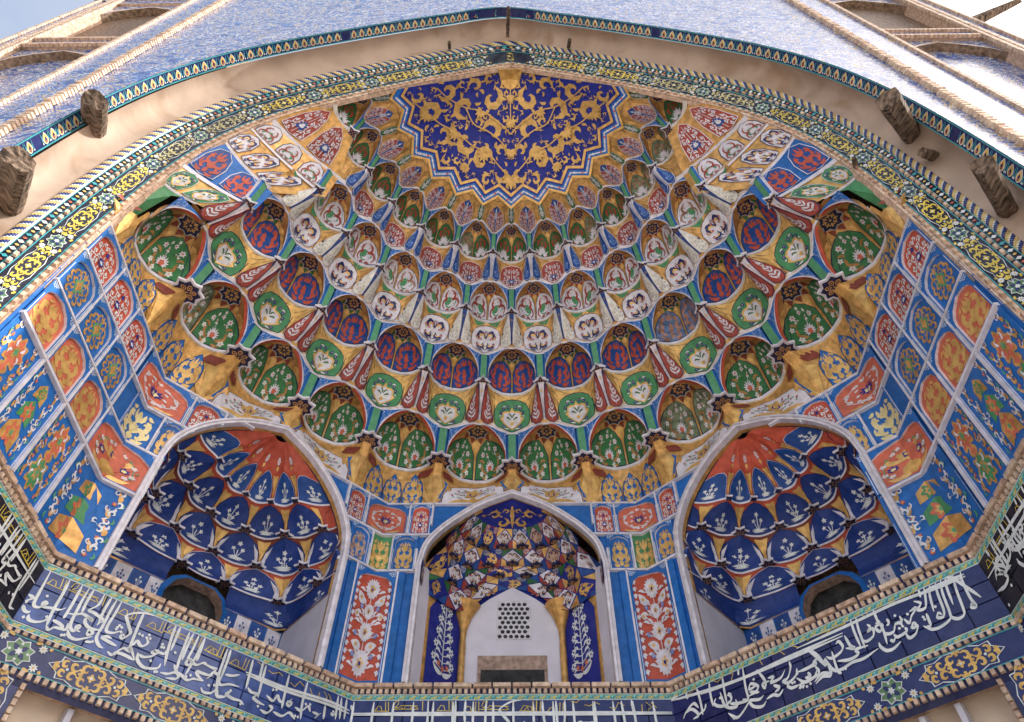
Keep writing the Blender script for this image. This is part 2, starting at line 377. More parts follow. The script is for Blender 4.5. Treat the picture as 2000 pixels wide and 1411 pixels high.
def o_filigree(mat, mid=None, seed=1):
    """fine curling stems with small leaves"""
    o = Orn(); rnd = random.Random(seed)
    o.stroke([(0, 0.05), (0, 1.9)], 0.05, mat, 1)
    def half(o):
        for (x, y, r, a, t) in ((0.34, 0.42, 0.26, 2.6, -1.1), (0.72, 0.62, 0.2, 3.6, 1.1), (0.34, 1.0, 0.26, -2.6, 1.15), (0.74, 1.12, 0.19, 2.6, -1.1), (0.3, 1.5, 0.2, 2.9, -1.0), (0.64, 1.56, 0.15, 4.0, 1.0), (0.8, 0.2, 0.15, 2.0, -1), (0.45, 0.12, 0.13, 3.1, 1.0)):
            P = o.spiral((x, y), r, a, t, 0.06, mat, 1, 0.045)
            for k in (3, 6, 9):
                p = Vector(P[k]); d = (p - Vector((x, y))).normalized()
                q = p + d * (r * 0.45)
                o.leaf([tuple(p), tuple((p + q) / 2 + Vector((d.y, -d.x)) * 0.03), tuple(q)], 0.045, mat, 1, n=2)
            o.blob((x, y), r * 0.3, mat, 1, 5, 0.2)
    MIR(o, half)
    if mid:
        o.blob((0, 0.62), 0.22, mid, 2, 8, 0.25, n=32); o.lotus((0, 0.52), 0.2, mat, 3, 5, 1.1)
        o.blob((0, 1.3), 0.13, mid, 2, 4, 0.3, n=16)
    return o
def o_sprig(mat, mid, wide=1.0):
    """tall stem with paired leaves and blossoms"""
    o = Orn(); o.stroke([(0, 0.05), (0.0, 1.7)], 0.06, mat, 1, 0.03)
    def half(o):
        for i in range(6):
            y = 0.2 + i * 0.25; L = (0.62 - 0.07 * i) * wide
            o.leaf([(0, y), (L * 0.6, y + 0.12), (L, y + 0.26)], 0.075, mat, 1, n=3)
            if i % 2 == 0: o.flower((L * 0.95, y + 0.32), 0.12, mat, mid, 2, 5)
    MIR(o, half); o.flower((0, 1.74), 0.13, mat, mid, 2, 5); o.leaf([(0, 1.5), (0, 1.98)], 0.05, mat, 1, n=3)
    return o
def o_greenlotus():          # green niches: russet scroll, white lotus
    o = Orn()
    o.leaf([(0, 0.8), (0, 1.2), (0, 1.8)], 0.26, 'red', 1, 0.4, 4)
    MIR(o, lambda o: (o.curl((0.42, 1.05), 0.36, -2.4, 0.8, 0.13, 'red'), o.leaf([(0.1, 0.75), (0.5, 0.8), (0.78, 1.15)], 0.1, 'red', 1, 0.4, 4), o.leaf([(0.1, 1.4), (0.34, 1.5), (0.5, 1.38)], 0.09, 'red', 1, 0.3, 3)))
    o.blob((0, 1.18), 0.12, 'white', 2, 6, 0.3); o.blob((0, 1.18), 0.05, 'gold', 3)
    o.lotus((0, 0.22), 0.7, 'white', 2, 9, 1.45, w=0.13); MIR(o, lambda o: (o.leaf([(0.1, 0.2), (0.45, 0.2), (0.85, 0.42)], 0.09, 'white', 2), o.leaf([(0.1, 0.12), (0.4, 0.08), (0.7, 0.14)], 0.08, 'white', 2), o.leaf([(0.3, 0.05), (0.6, 0.02), (0.85, 0.1)], 0.06, 'red', 1)))
    return o
def o_whitelotus():          # pale niches: russet horns, green bed, white lotus
    o = Orn()
    o.leaf([(-0.62, 0.45), (0, 0.62), (0.62, 0.45)], 0.42, 'leafgreen', 1)
    o.lotus((0, 0.3), 0.56, 'white', 3, 9, 1.4, w=0.13)
    def half(o):
        o.stroke([(0.1, 0.78), (0.42, 0.78), (0.62, 1.05), (0.5, 1.4), (0.22, 1.55)], 0.25, 'red', 2, 0.06)
        o.stroke([(0.42, 0.8), (0.72, 0.62), (0.82, 0.3), (0.6, 0.1)], 0.2, 'red', 2, 0.07)
        o.stroke([(0.62, 1.1), (0.48, 1.2), (0.28, 1.12)], 0.07, 'red', 2, 0.02)
        o.leaf([(0.05, 0.05), (0.3, 0.1), (0.52, 0.02)], 0.07, 'red', 2)
    MIR(o, half); o.poly([(0, 0.92), (0.18, 1.2), (0.1, 1.42), (-0.1, 1.42), (-0.18, 1.2)], 'white', 2)
    return o
def o_meadow():              # big green niches: blossoms on thin stems, sunflower-like lotus
    o = Orn()
    for x, y in ((-0.55, 1.15), (0.1, 1.45), (0.62, 1.2), (-0.15, 1.1), (0.42, 0.95)):
        o.stroke([(0, 0.45), (x * 0.4, (0.45 + y) / 2), (x, y)], 0.028, 'white', 1); o.flower((x, y), 0.14, 'white', 'coral', 2, 6)
    for x, y in ((-0.75, 0.6), (0.78, 0.62), (-0.6, 0.22), (0.55, 0.15), (-0.25, 0.06), (0.15, 1.75), (-0.35, 1.5)):
        o.flower((x, y), 0.11, 'glazewhite', 'gold', 2, 5)
    MIR(o, lambda o: (o.leaf([(0.2, 0.2), (0.55, 0.35), (0.6, 0.7)], 0.1, 'bronze', 1, 0.3, 4), o.leaf([(0.4, 0.7), (0.66, 0.85), (0.86, 0.8)], 0.07, 'bronze', 1, 0.3, 3), o.leaf([(0.12, 0.05), (0.4, 0.02), (0.62, 0.14)], 0.07, 'bronze', 1)))
    o.lotus((0.0, 0.42), 0.4, 'white', 3, 11, 2.2, core='coral', w=0.12)
    return o
def o_shieldB():
    o = o_filigree('white', None, 2); o.lotus((0, 0.45), 0.5, 'blue', 3, 7, 1.5); o.lotus((0, 0.5), 0.3, 'white', 4, 5, 1.2); return o
def o_shieldC():
    o = Orn()
    def half(o):
        o.curl((0.42, 1.2), 0.42, 3.0, -0.85, 0.16, 'midnight', 1, 0.3); o.curl((0.42, 1.2), 0.3, 3.0, -0.6, 0.07, 'gold', 2, 0.2)
        o.curl((0.5, 0.55), 0.36, 2.6, 0.7, 0.14, 'midnight', 1, 0.3); o.curl((0.5, 0.55), 0.26, 2.6, 0.5, 0.06, 'gold', 2, 0.2)
        o.leaf([(0.02, 0.2), (0.25, 0.45), (0.2, 0.9)], 0.1, 'midnight', 1, 0.3, 3)
        o.flower((0.5, 1.05), 0.1, 'coral', 'white', 3, 5); o.flower((0.62, 0.42), 0.09, 'coral', 'white', 3, 5); o.flower((0.2, 1.55), 0.07, 'coral', 'white', 3, 5)
    MIR(o, half)
    def half2(o):
        o.leaf([(0.3, 1.5), (0.55, 1.62), (0.8, 1.45)], 0.07, 'midnight', 1, 0.3, 3); o.leaf([(0.8, 1.2), (0.9, 0.9), (0.86, 0.6)], 0.07, 'midnight', 1, 0.3, 3); o.leaf([(0.2, 0.08), (0.5, 0.1), (0.75, 0.25)], 0.07, 'midnight', 1, 0.3, 3); o.leaf([(0.06, 1.2), (0.14, 1.5), (0.06, 1.8)], 0.07, 'midnight', 1, 0.3, 3); o.leaf([(0.62, 0.85), (0.75, 0.95), (0.8, 0.8)], 0.05, 'gold', 2); o.flower((0.82, 1.05), 0.06, 'coral', 'white', 3, 5)
    MIR(o, half2); o.leaf([(0, 0.1), (0, 1.0)], 0.08, 'gold', 2); o.poly([(0, 0.12), (0.16, 0.42), (-0.16, 0.42)], 'white', 3)
    return o
def o_shieldD():
    o = Orn()
    P = [(0, 1.62), (0.14, 1.36), (0.42, 1.3), (0.6, 1.12), (0.56, 0.85), (0.7, 0.66), (0.5, 0.45), (0.3, 0.3), (0, 0.16)]
    P = [(x * 1.12, 0.82 + (y - 0.82) * 1.08) for x, y in P]
    loop = P + [(-x, y) for x, y in P[::-1] if x > 0]
    o.poly(loop, 'gold', 1, (0, 0.8)); o.poly([(x * 0.84, 0.78 + (y - 0.78) * 0.84) for x, y in loop], 'white', 2, (0, 0.78))
    o.lotus((0, 0.55), 0.42, 'ivory', 3, 7, 1.5, core='gold'); o.poly([(0, 0.42), (0.13, 0.62), (0, 0.78), (-0.13, 0.62)], 'gold', 5)
    def half(o):
        o.leaf([(0.1, 0.85), (0.3, 0.95), (0.4, 0.85)], 0.06, 'green', 3); o.leaf([(0.05, 1.0), (0.14, 1.2), (0.3, 1.2)], 0.05, 'green', 3)
        for x, y in ((0.3, 1.62), (0.62, 1.42), (0.76, 1.1), (0.5, 0.18)): o.flower((x, y), 0.1, 'deep', 'gold', 2, 6)
        o.leaf([(0.7, 0.9), (0.86, 0.75), (0.82, 0.5)], 0.05, 'white', 1); o.leaf([(0.2, 0.12), (0.35, 0.06), (0.5, 0.04)], 0.05, 'white', 1); o.leaf([(0.45, 1.6), (0.6, 1.6), (0.7, 1.5)], 0.04, 'white', 1)
    MIR(o, half)
    return o
def o_specks(mat, seed=3, n=26, r=0.07):
    o = Orn(); rd = random.Random(seed)
    for i in range(n):
        x, y = rd.uniform(-0.92, 0.92), rd.uniform(0.06, 1.94); a = rd.uniform(0, 6.28)
        o.stroke([(x, y), (x + r * 1.6 * cos(a), y + r * 1.6 * sin(a)), (x + r * 2.4 * cos(a + 0.9), y + r * 2.4 * sin(a + 0.9))], r * 0.7, mat, 1, r * 0.4, n=2)
        if i % 2: o.blob((x, y), r * 0.8, mat, 1, 5, 0.3, n=10)
    return o
def o_star(mat, n=8, r=0.8):
    o = Orn()
    for i in range(n):
        a = 2 * pi * i / n
        o.leaf([(0.25 * cos(a), 0.25 * sin(a)), (r * 0.9 * cos(a), r * 0.9 * sin(a))], 0.10, mat, 1, n=4)
        b = a + pi / n; o.blob((0.5 * cos(b), 0.5 * sin(b)), 0.075, mat, 1, n=6)
    o.blob((0, 0), 0.11, mat, 1, 8, 0.2)
    return o
def o_petals(mat, inner, n=6):
    o = Orn()
    for i in range(n):
        a = 2 * pi * i / n; d = Vector((cos(a), sin(a))); e = Vector((-d.y, d.x))
        q = [d * 0.18, d * 0.4 + e * 0.2, d * 0.66 + e * 0.2, d * 0.82, d * 0.66 - e * 0.2, d * 0.4 - e * 0.2]
        o.poly([tuple(p) for p in q], mat, 1); c = d * 0.5
        o.poly([tuple(c + (p - c) * 0.62) for p in q], inner, 2); o.poly([tuple(c + (p - c) * 0.3) for p in q], mat, 3)
    o.blob((0, 0), 0.1, mat, 1, n=6)
    return o
def o_medal(col, mid, seed=1):           # blue wall panels: gilt cartouche round a green heart
    o = Orn()
    o.blob((0, 1.0), 0.52, col, 1, 10, 0.16, n=60, ry=0.7)
    def half(o):
        for i, (x, y, a) in enumerate(((0.3, 1.62, 0.2), (0.55, 1.35, 0), (0.62, 1.0, -0.3), (0.55, 0.62, -0.6), (0.3, 0.32, -1))):
            o.curl((x + 0.1, y), 0.2, 2.6 + a, -0.8, 0.08, col, 1, 0.2, 3)
            o.leaf([(x * 0.7, y), (x * 0.4, 1 + (y - 1) * 0.5)], 0.07, 'royal', 2)
    MIR(o, half)
    o.blob((0, 1.0), 0.3, mid, 3, 4, 0.22, n=24, ry=0.42); o.blob((0, 1.0), 0.19, col, 4, 4, 0.22, n=24, ry=0.28); o.leaf([(0, 1.6), (0, 1.95)], 0.12, col, 1, 0.3, 2); o.leaf([(0, 0.36), (0, 0.06)], 0.12, col, 1, 0.3, 2)
    return o
def o_cartouche(kind=0):                 # the large blue panels low on the walls
    o = Orn(); G = 'gilt'
    if kind == 0:
        for y in (0.52, 1.48):
            o.blob((0, y), 0.5, G, 1, 8, 0.16, n=56, ry=0.42); o.blob((0, y), 0.4, 'coral' if y > 1 else 'leafgreen', 2, 8, 0.2, n=56, ry=0.33); o.blob((0, y), 0.17, G, 3, 6, 0.3, n=30); o.blob((0, y), 0.09, 'bracket', 4, 6, 0.3)
            MIR(o, lambda o: (o.leaf([(0.15, y + 0.1), (0.26, y + 0.2), (0.22, y + 0.3)], 0.05, 'white', 3), o.leaf([(0.2, y - 0.05), (0.34, y - 0.1), (0.3, y - 0.22)], 0.04, 'white', 3)))
        o.blob((0, 1.0), 0.22, G, 1, 4, 0.3, n=24, ry=0.26); o.blob((0, 1.0), 0.12, 'coral', 2, 4, 0.3)
    else:
        for y, s in ((1.62, 0.3), (1.05, 0.36), (0.42, 0.42)):
            o.poly([(0, y + s), (s * 1.1, y + 0.3 * s), (s * 1.2, y - 0.8 * s), (0, y - 0.5 * s), (-s * 1.2, y - 0.8 * s), (-s * 1.1, y + 0.3 * s)], G if y > 1.5 or y < 0.5 else 'leafgreen', 1)
            o.blob((0, y), s * 0.62, 'coral' if y < 1.5 else 'leafgreen', 2, 6, 0.25, n=36); o.blob((0, y), s * 0.36, G, 3, 6, 0.25, n=30); o.blob((0, y), s * 0.16, 'bracket', 4, n=8)
    def half(o):
        for x, y, a in ((0.72, 0.25, 1.9), (0.78, 0.75, 1.2), (0.72, 1.25, 2.2), (0.74, 1.75, 1.4)):
            o.leaf([(x, y), (x + 0.1 * cos(a), y + 0.12 * sin(a)), (x + 0.16 * cos(a + 0.8), y + 0.3 * sin(a))], 0.07, G, 1, 0.3, 4)
            o.flower((x - 0.06, y - 0.1), 0.055, 'coral', 'gold', 2, 5); o.leaf([(x + 0.1, y - 0.16), (x + 0.16, y - 0.08), (x + 0.12, y + 0.02)], 0.03, 'bracket', 2)
            o.spiral((x - 0.1, y + 0.22), 0.09, a, 0.8, 0.035, 'white', 1, 0.02)
            o.leaf([(x - 0.02, y + 0.16), (x + 0.06, y + 0.24), (x + 0.04, y + 0.32)], 0.035, 'white', 2)
    MIR(o, half)
    return o
def o_vasepanel():                       # russet folded panel: gilt vase, white blossoms
    o = Orn()
    o.leaf([(0, 0.1), (0, 0.8)], 0.34, 'gold', 1, 0.15, 3); o.blob((0, 1.15), 0.3, 'gold', 1, 5, 0.2, n=30)
    o.blob((0, 1.2), 0.13, 'deep', 2, 3, 0.3); o.blob((0, 1.2), 0.08, 'gold', 3)
    def half(o):
        o.leaf([(0.1, 0.2), (0.45, 0.12), (0.78, 0.3)], 0.13, 'gold', 1, 0.2, 3); o.leaf([(0.2, 0.95), (0.5, 1.1), (0.62, 1.4)], 0.12, 'gold', 1, 0.2, 3)
        o.lotus((0.5, 0.72), 0.22, 'deep', 2, 7, 2.4, core='palegold')
        for x, y in ((0.4, 1.5), (0.7, 1.1), (0.76, 0.6), (0.6, 0.4), (0.2, 1.65)): o.flower((x, y), 0.09, 'white', 'gold', 2, 5)
        o.stroke([(0.2, 1.65), (0.4, 1.5), (0.66, 1.2), (0.74, 0.8), (0.76, 0.5)], 0.03, 'bracket', 1)
        for x, y in ((0.32, 1.62), (0.55, 1.32), (0.8, 0.85), (0.68, 0.45)): o.leaf([(x, y), (x + 0.1, y + 0.08)], 0.035, 'bracket', 2, n=3)
    MIR(o, half)
    return o
def o_bluelotus():                       # russet panel: blue lotus, white blossoms on stems
    o = Orn(); o.lotus((0, 0.9), 0.42, 'deep', 3, 9, 2.6, core='palegold', w=0.14)
    def half(o):
        o.stroke([(0, 0.5), (0.35, 0.35), (0.65, 0.55), (0.8, 1.0), (0.6, 1.4), (0.3, 1.55)], 0.045, 'white', 1)
        for x, y in ((0.35, 0.35), (0.72, 0.7), (0.72, 1.2), (0.4, 1.55), (0.1, 1.75), (0.15, 0.3)): o.flower((x, y), 0.1, 'white', 'gold', 2, 5)
        for x, y in ((0.5, 0.42), (0.8, 0.95), (0.55, 1.45), (0.45, 0.75), (0.42, 1.15)): o.leaf([(x, y), (x - 0.06, y + 0.1), (x - 0.14, y + 0.12)], 0.055, 'white', 1, n=3)
        o.leaf([(0.1, 0.06), (0.5, 0.05), (0.85, 0.2)], 0.1, 'gold', 1, 0.3, 4)
    MIR(o, half)
    return o
def o_gardenpanel():                     # russet pilaster panel, box y 0..4
    o = Orn(); W = 'white'
    o.stroke([(0, 0.1), (0, 3.6)], 0.06, W, 1)
    for y, r in ((0.55, 0.46), (1.72, 0.34), (2.55, 0.27), (3.5, 0.4)):
        for i in range(16):
            a = 2 * pi * i / 16; o.leaf([(0.7 * r * cos(a), y + 0.7 * r * sin(a)), (1.12 * r * cos(a), y + 1.2 * r * sin(a))], 0.07, W, 2, n=2)
        o.blob((0, y), r * 0.9, W, 2, n=16, ry=r); o.blob((0, y), r * 0.42, 'gold', 3, 5, 0.25, n=20); o.blob((0, y - 0.02), r * 0.2, 'deep', 4, n=8)
    def half(o):
        for x, y, a in ((0.62, 3.0, 0.9), (0.45, 1.15, 0.15), (0.72, 2.3, 0.5)):
            L = 0.3 if y != 2.3 else 0.17; d = Vector((cos(a), sin(a)))
            o.leaf([tuple(Vector((x, y)) - d * L), (x, y), tuple(Vector((x, y)) + d * L)], 0.19 if y != 2.3 else 0.13, W, 2, 0.15, 9, n=9); o.blob((x, y), 0.08, 'gold', 3, 4, 0.3)
            o.stroke([(0, y - 0.3), (x * 0.5, y - 0.22), (x - 0.15, y - 0.05)], 0.045, W, 1)
        for y in (0.35, 0.75, 1.5, 2.0, 2.35, 2.8, 3.3):
            o.stroke([(0, y - 0.15), (0.35, y), (0.6, y + 0.05)], 0.04, W, 1); o.leaf([(0.45, y), (0.62, y + 0.08), (0.8, y + 0.05)], 0.07, W, 1, 0.3, 3)
            o.leaf([(0.3, y), (0.36, y + 0.14), (0.5, y + 0.2)], 0.055, W, 1, n=3)
        for x, y in ((0.55, 0.75), (0.5, 2.65), (0.6, 1.55)): o.flower((x, y), 0.1, 'skyblue', 'gold', 2, 6)
        for i in range(13):                       # scalloped edge
            o.blob((1.0, 0.15 + 0.3 * i), 0.10, W, 1, 3, 0.3, n=12); o.leaf([(1.0, 0.15 + 0.3 * i), (0.84, 0.2 + 0.3 * i)], 0.05, W, 1, n=3)
    MIR(o, half)
    return o
def o_lens():                            # pale lens panels under the vault: gilt lyre and tulips
    o = Orn()
    o.leaf([(0, 0.0), (0, 0.7)], 0.16, 'gold', 1); o.blob((0, 1.1), 0.3, 'gold', 1, 5, 0.22, n=30, ry=0.6); o.stroke([(-0.1, 1.25), (-0.12, 0.95), (0, 0.85), (0.12, 0.95), (0.1, 1.25)], 0.05, 'deep', 2)
    def half(o):
        o.leaf([(0.02, 0.15), (0.4, 0.3), (0.86, 0.1)], 0.2, 'gold', 1, 0.15, 4)
        o.lotus((0.42, 0.95), 0.16, 'deep', 2, 7, 2.6, core='palegold')
        for x, y in ((0.3, 1.5), (0.58, 1.35), (0.78, 0.8)): o.leaf([(x, y), (x + 0.08, y + 0.18)], 0.05, 'red', 2, n=3); o.leaf([(x - 0.04, y - 0.15), (x, y)], 0.035, 'bracket', 1, n=3)
        for x, y in ((0.5, 0.6), (0.25, 0.7), (0.66, 1.05), (0.4, 1.3)): o.leaf([(x, y), (x + 0.1, y + 0.1)], 0.05, 'bracket', 1, n=3); o.blob((x - 0.05, y), 0.05, 'red', 2, n=6)
    MIR(o, half)
    return o
def o_bush(mat, kind=0):                 # white flowering plants of the blue cells
    o = Orn(); rd = random.Random(kind)
    for x, y in (((0, 1.55), (-0.35, 1.15), (0.36, 1.2), (-0.15, 0.85), (0.2, 0.8)), ((0, 1.4), (-0.4, 1.0), (0.4, 1.0), (-0.2, 0.7), (0.22, 0.66), (0, 1.05)), ((0, 1.5), (0.3, 1.1), (-0.3, 1.1)))[kind % 3]:
        o.stroke([(0, 0.18), (x * 0.3, y * 0.5), (x, y)], 0.045, mat, 1); o.blob((x, y), 0.13, mat, 1, 5 if kind else 4, 0.35)
    for i in range(8):
        a = pi * (0.1 + 0.8 * i / 7); L = 0.45 + 0.2 * rd.random()
        o.leaf([(0.05 * cos(a), 0.2), (L * 0.6 * cos(a), 0.2 + L * 0.5 * sin(a)), (L * 1.15 * cos(a), 0.2 + L * 0.55 * sin(a))], 0.05, mat, 1, n=3)
    o.leaf([(-0.45, 0.14), (0, 0.2), (0.45, 0.14)], 0.05, mat, 1)
    return o
# ------------------------------------------------------------------ arch profile of the portal
ARCH_HALF = [(12.32, -3.9), (12.32, 6.0), (12.32, 14.0), (12.3, 17.0), (12.25, 20.0), (12.12, 22.5), (11.9, 24.7), (11.55, 26.6), (11.05, 28.3), (10.3, 29.95), (9.3, 31.45), (8.1, 32.75), (6.8, 33.95), (5.4, 35.12), (2.85, 37.1), (0.0, 38.95)]
_h = smooth(ARCH_HALF, 5)
ARCH = [(-p.x, p.y) for p in _h] + [(p.x, p.y) for p in _h[::-1][1:]]      # left foot to right foot
NA = len(ARCH); _mid = NA // 2
def _nrm(i):
    a = Vector(ARCH[max(0, i - 1)]); b = Vector(ARCH[min(NA - 1, i + 1)]); t = (b - a).normalized()
    return Vector((-t.y, t.x))
ARN = [_nrm(i) for i in range(NA)]
ARL = [0.0]
for i in range(1, NA): ARL.append(ARL[-1] + (Vector(ARCH[i]) - Vector(ARCH[i - 1])).length)
ALEN = ARL[-1]
def arch_at(s, d):
    """point at arc length s along the arch, d outside it"""
    s = min(max(s, 0), ALEN - 1e-6)
    lo, hi = 0, NA - 1
    while hi - lo > 1:
        m = (lo + hi) // 2
        if ARL[m] <= s: lo = m
        else: hi = m
    t = (s - ARL[lo]) / (ARL[hi] - ARL[lo])
    p = Vector(ARCH[lo]).lerp(Vector(ARCH[hi]), t)
    n = ARN[lo].lerp(ARN[hi], t)
    if n.length > 1e-6: n.normalize()
    k = 1.0 + 0.18 * math.exp(-((s - ALEN / 2) / 1.2) ** 2)
    return p.x + n.x * d * k, p.y + n.y * d * k
def arch_r(z):
    for (x0, z0), (x1, z1) in zip(ARCH_HALF, ARCH_HALF[1:]):
        if z0 <= z <= z1: return x0 + (x1 - x0) * (z - z0) / (z1 - z0)
    return 0.0

# ------------------------------------------------------------------ muqarnas vault
def cyl(a, r, z): return (r * sin(a * STEP), r * cos(a * STEP), z)       # a in cell steps, seen from the axis
LEYE = Vector((0.2, -AX, 0))
def tab(T, x):
    x = abs(x)
    for (x0, y0), (x1, y1) in zip(T, T[1:]):
        if x <= x1: return y0 + (y1 - y0) * (x - x0) / (x1 - x0)
    return T[-1][1]
G_RIM = [(0, 1.0), (0.16, 0.94), (0.30, 0.66), (0.40, 0.25), (0.45, 0.0), (0.6, 0.0)]
G_STAR = [(0, 0.0), (0.5, 1.0)]
E_CRN = [(0, 0.0), (0.22, 0.55), (0.29, 0.80), (0.36, 0.97), (0.43, 1.04), (0.5, 0.96)]
T_A = dict(r=7.2, z=33.05, R=7.74, tip=(6.95, 34.75), crn=(6.42, 34.98), rq=6.86, zq=35.0, rs=0.27)
T_B = dict(r=8.38, z=29.4, R=9.0, tip=(8.22, 31.35), crn=(7.85, 31.45), rq=8.34, zq=31.5, rs=0.32)
T_C = dict(r=9.98, z=26.1, R=10.75, tip=(9.86, 28.05), crn=(9.5, 28.2), rq=10.0, zq=28.3, rs=0.39)
T_D = dict(r=11.9, z=22.7, R=12.95, tip=(11.6, 24.55), crn=(11.2, 24.7), rq=11.8, zq=24.85, rs=0.46)
TOP = dict(r=5.55, z=35.2, R=5.12)                      # rim of the star medallion
def rim_r(T, a):
    g = tab(G_STAR, 0.5 - abs(a)) if T is TOP else None
    if T is TOP: return T['R'] + (T['r'] - T['R']) * (2 * abs(a) if abs(a) <= 0.5 else 1)
    return T['r'] + (T['R'] - T['r']) * tab(G_RIM, a)
def edge(T, b):
    e = tab(E_CRN, b)
    return T['tip'][0] + (T['crn'][0] - T['tip'][0]) * e, T['tip'][1] + (T['crn'][1] - T['tip'][1]) * e
def zone(P, T):
    """surface between the rim of tier P and the lower edge of the fan zone of tier T; b = 0 on the shield"""
    def S(b, t):
        r0, z0 = rim_r(P, b), P['z'] - (0.0 if P is TOP else 0.02); r1, z1 = edge(T, b)
        w = max(0.0, 1 - abs(b) / 0.27)
        l = max(0.0, 1 - abs(abs(b) - 0.5) / 0.2)
        bul = (0.16 * w - 0.14 * l + (0.10 if w + l < 0.25 else 0)) * sin(pi * min(1, max(0, t)))
        return cyl(b, r0 + (r1 - r0) * t + bul, z0 + (z1 - z0) * (t ** 0.9 if t > 0 else t))
    return S
LIP = [(0.085, 0.0), (0.085, 0.28), (0.098, 0.47), (0.135, 0.64), (0.19, 0.78), (0.26, 0.885), (0.34, 0.945), (0.42, 0.97), (0.5, 0.985)]
def lip(T, i):
    b, zf = LIP[i]; r1, z1 = edge(T, b)
    e = tab(E_CRN, b)
    return b, T['r'] + (r1 - T['r']) * zf + 0.06, T['z'] + (z1 - T['z']) * zf
def niche(T):
    def S(p, t):
        a = 0.445 * p; r = rim_r(T, a)
        c = 1 - cos(min(1, max(0, t)) * pi / 2)
        x0, y0 = r * sin(a * STEP), r * cos(a * STEP)
        A = p * radians(105); x1, y1 = T['rs'] * sin(A), T['rq'] + T['rs'] * cos(A)
        fo = 0.06 * sin(pi * min(1, max(0, t))) * abs(((p * 4) % 2.0) - 1.0); y0 += fo; y1 += fo
        return (x0 + (x1 - x0) * c, y0 + (y1 - y0) * c, T['z'] + (T['zq'] - T['z']) * sin(min(1, max(0, t)) * pi / 2) ** 0.92)
    return S
def star_pts(n, r, r2, rot=0.0): return [((r if i % 2 == 0 else r2) * sin(rot + pi * i / n), (r if i % 2 == 0 else r2) * cos(rot + pi * i / n)) for i in range(2 * n)]
def plate(c_r, z):
    def M(x, y, o): return Vector((x, c_r + y, z - o))
    return M

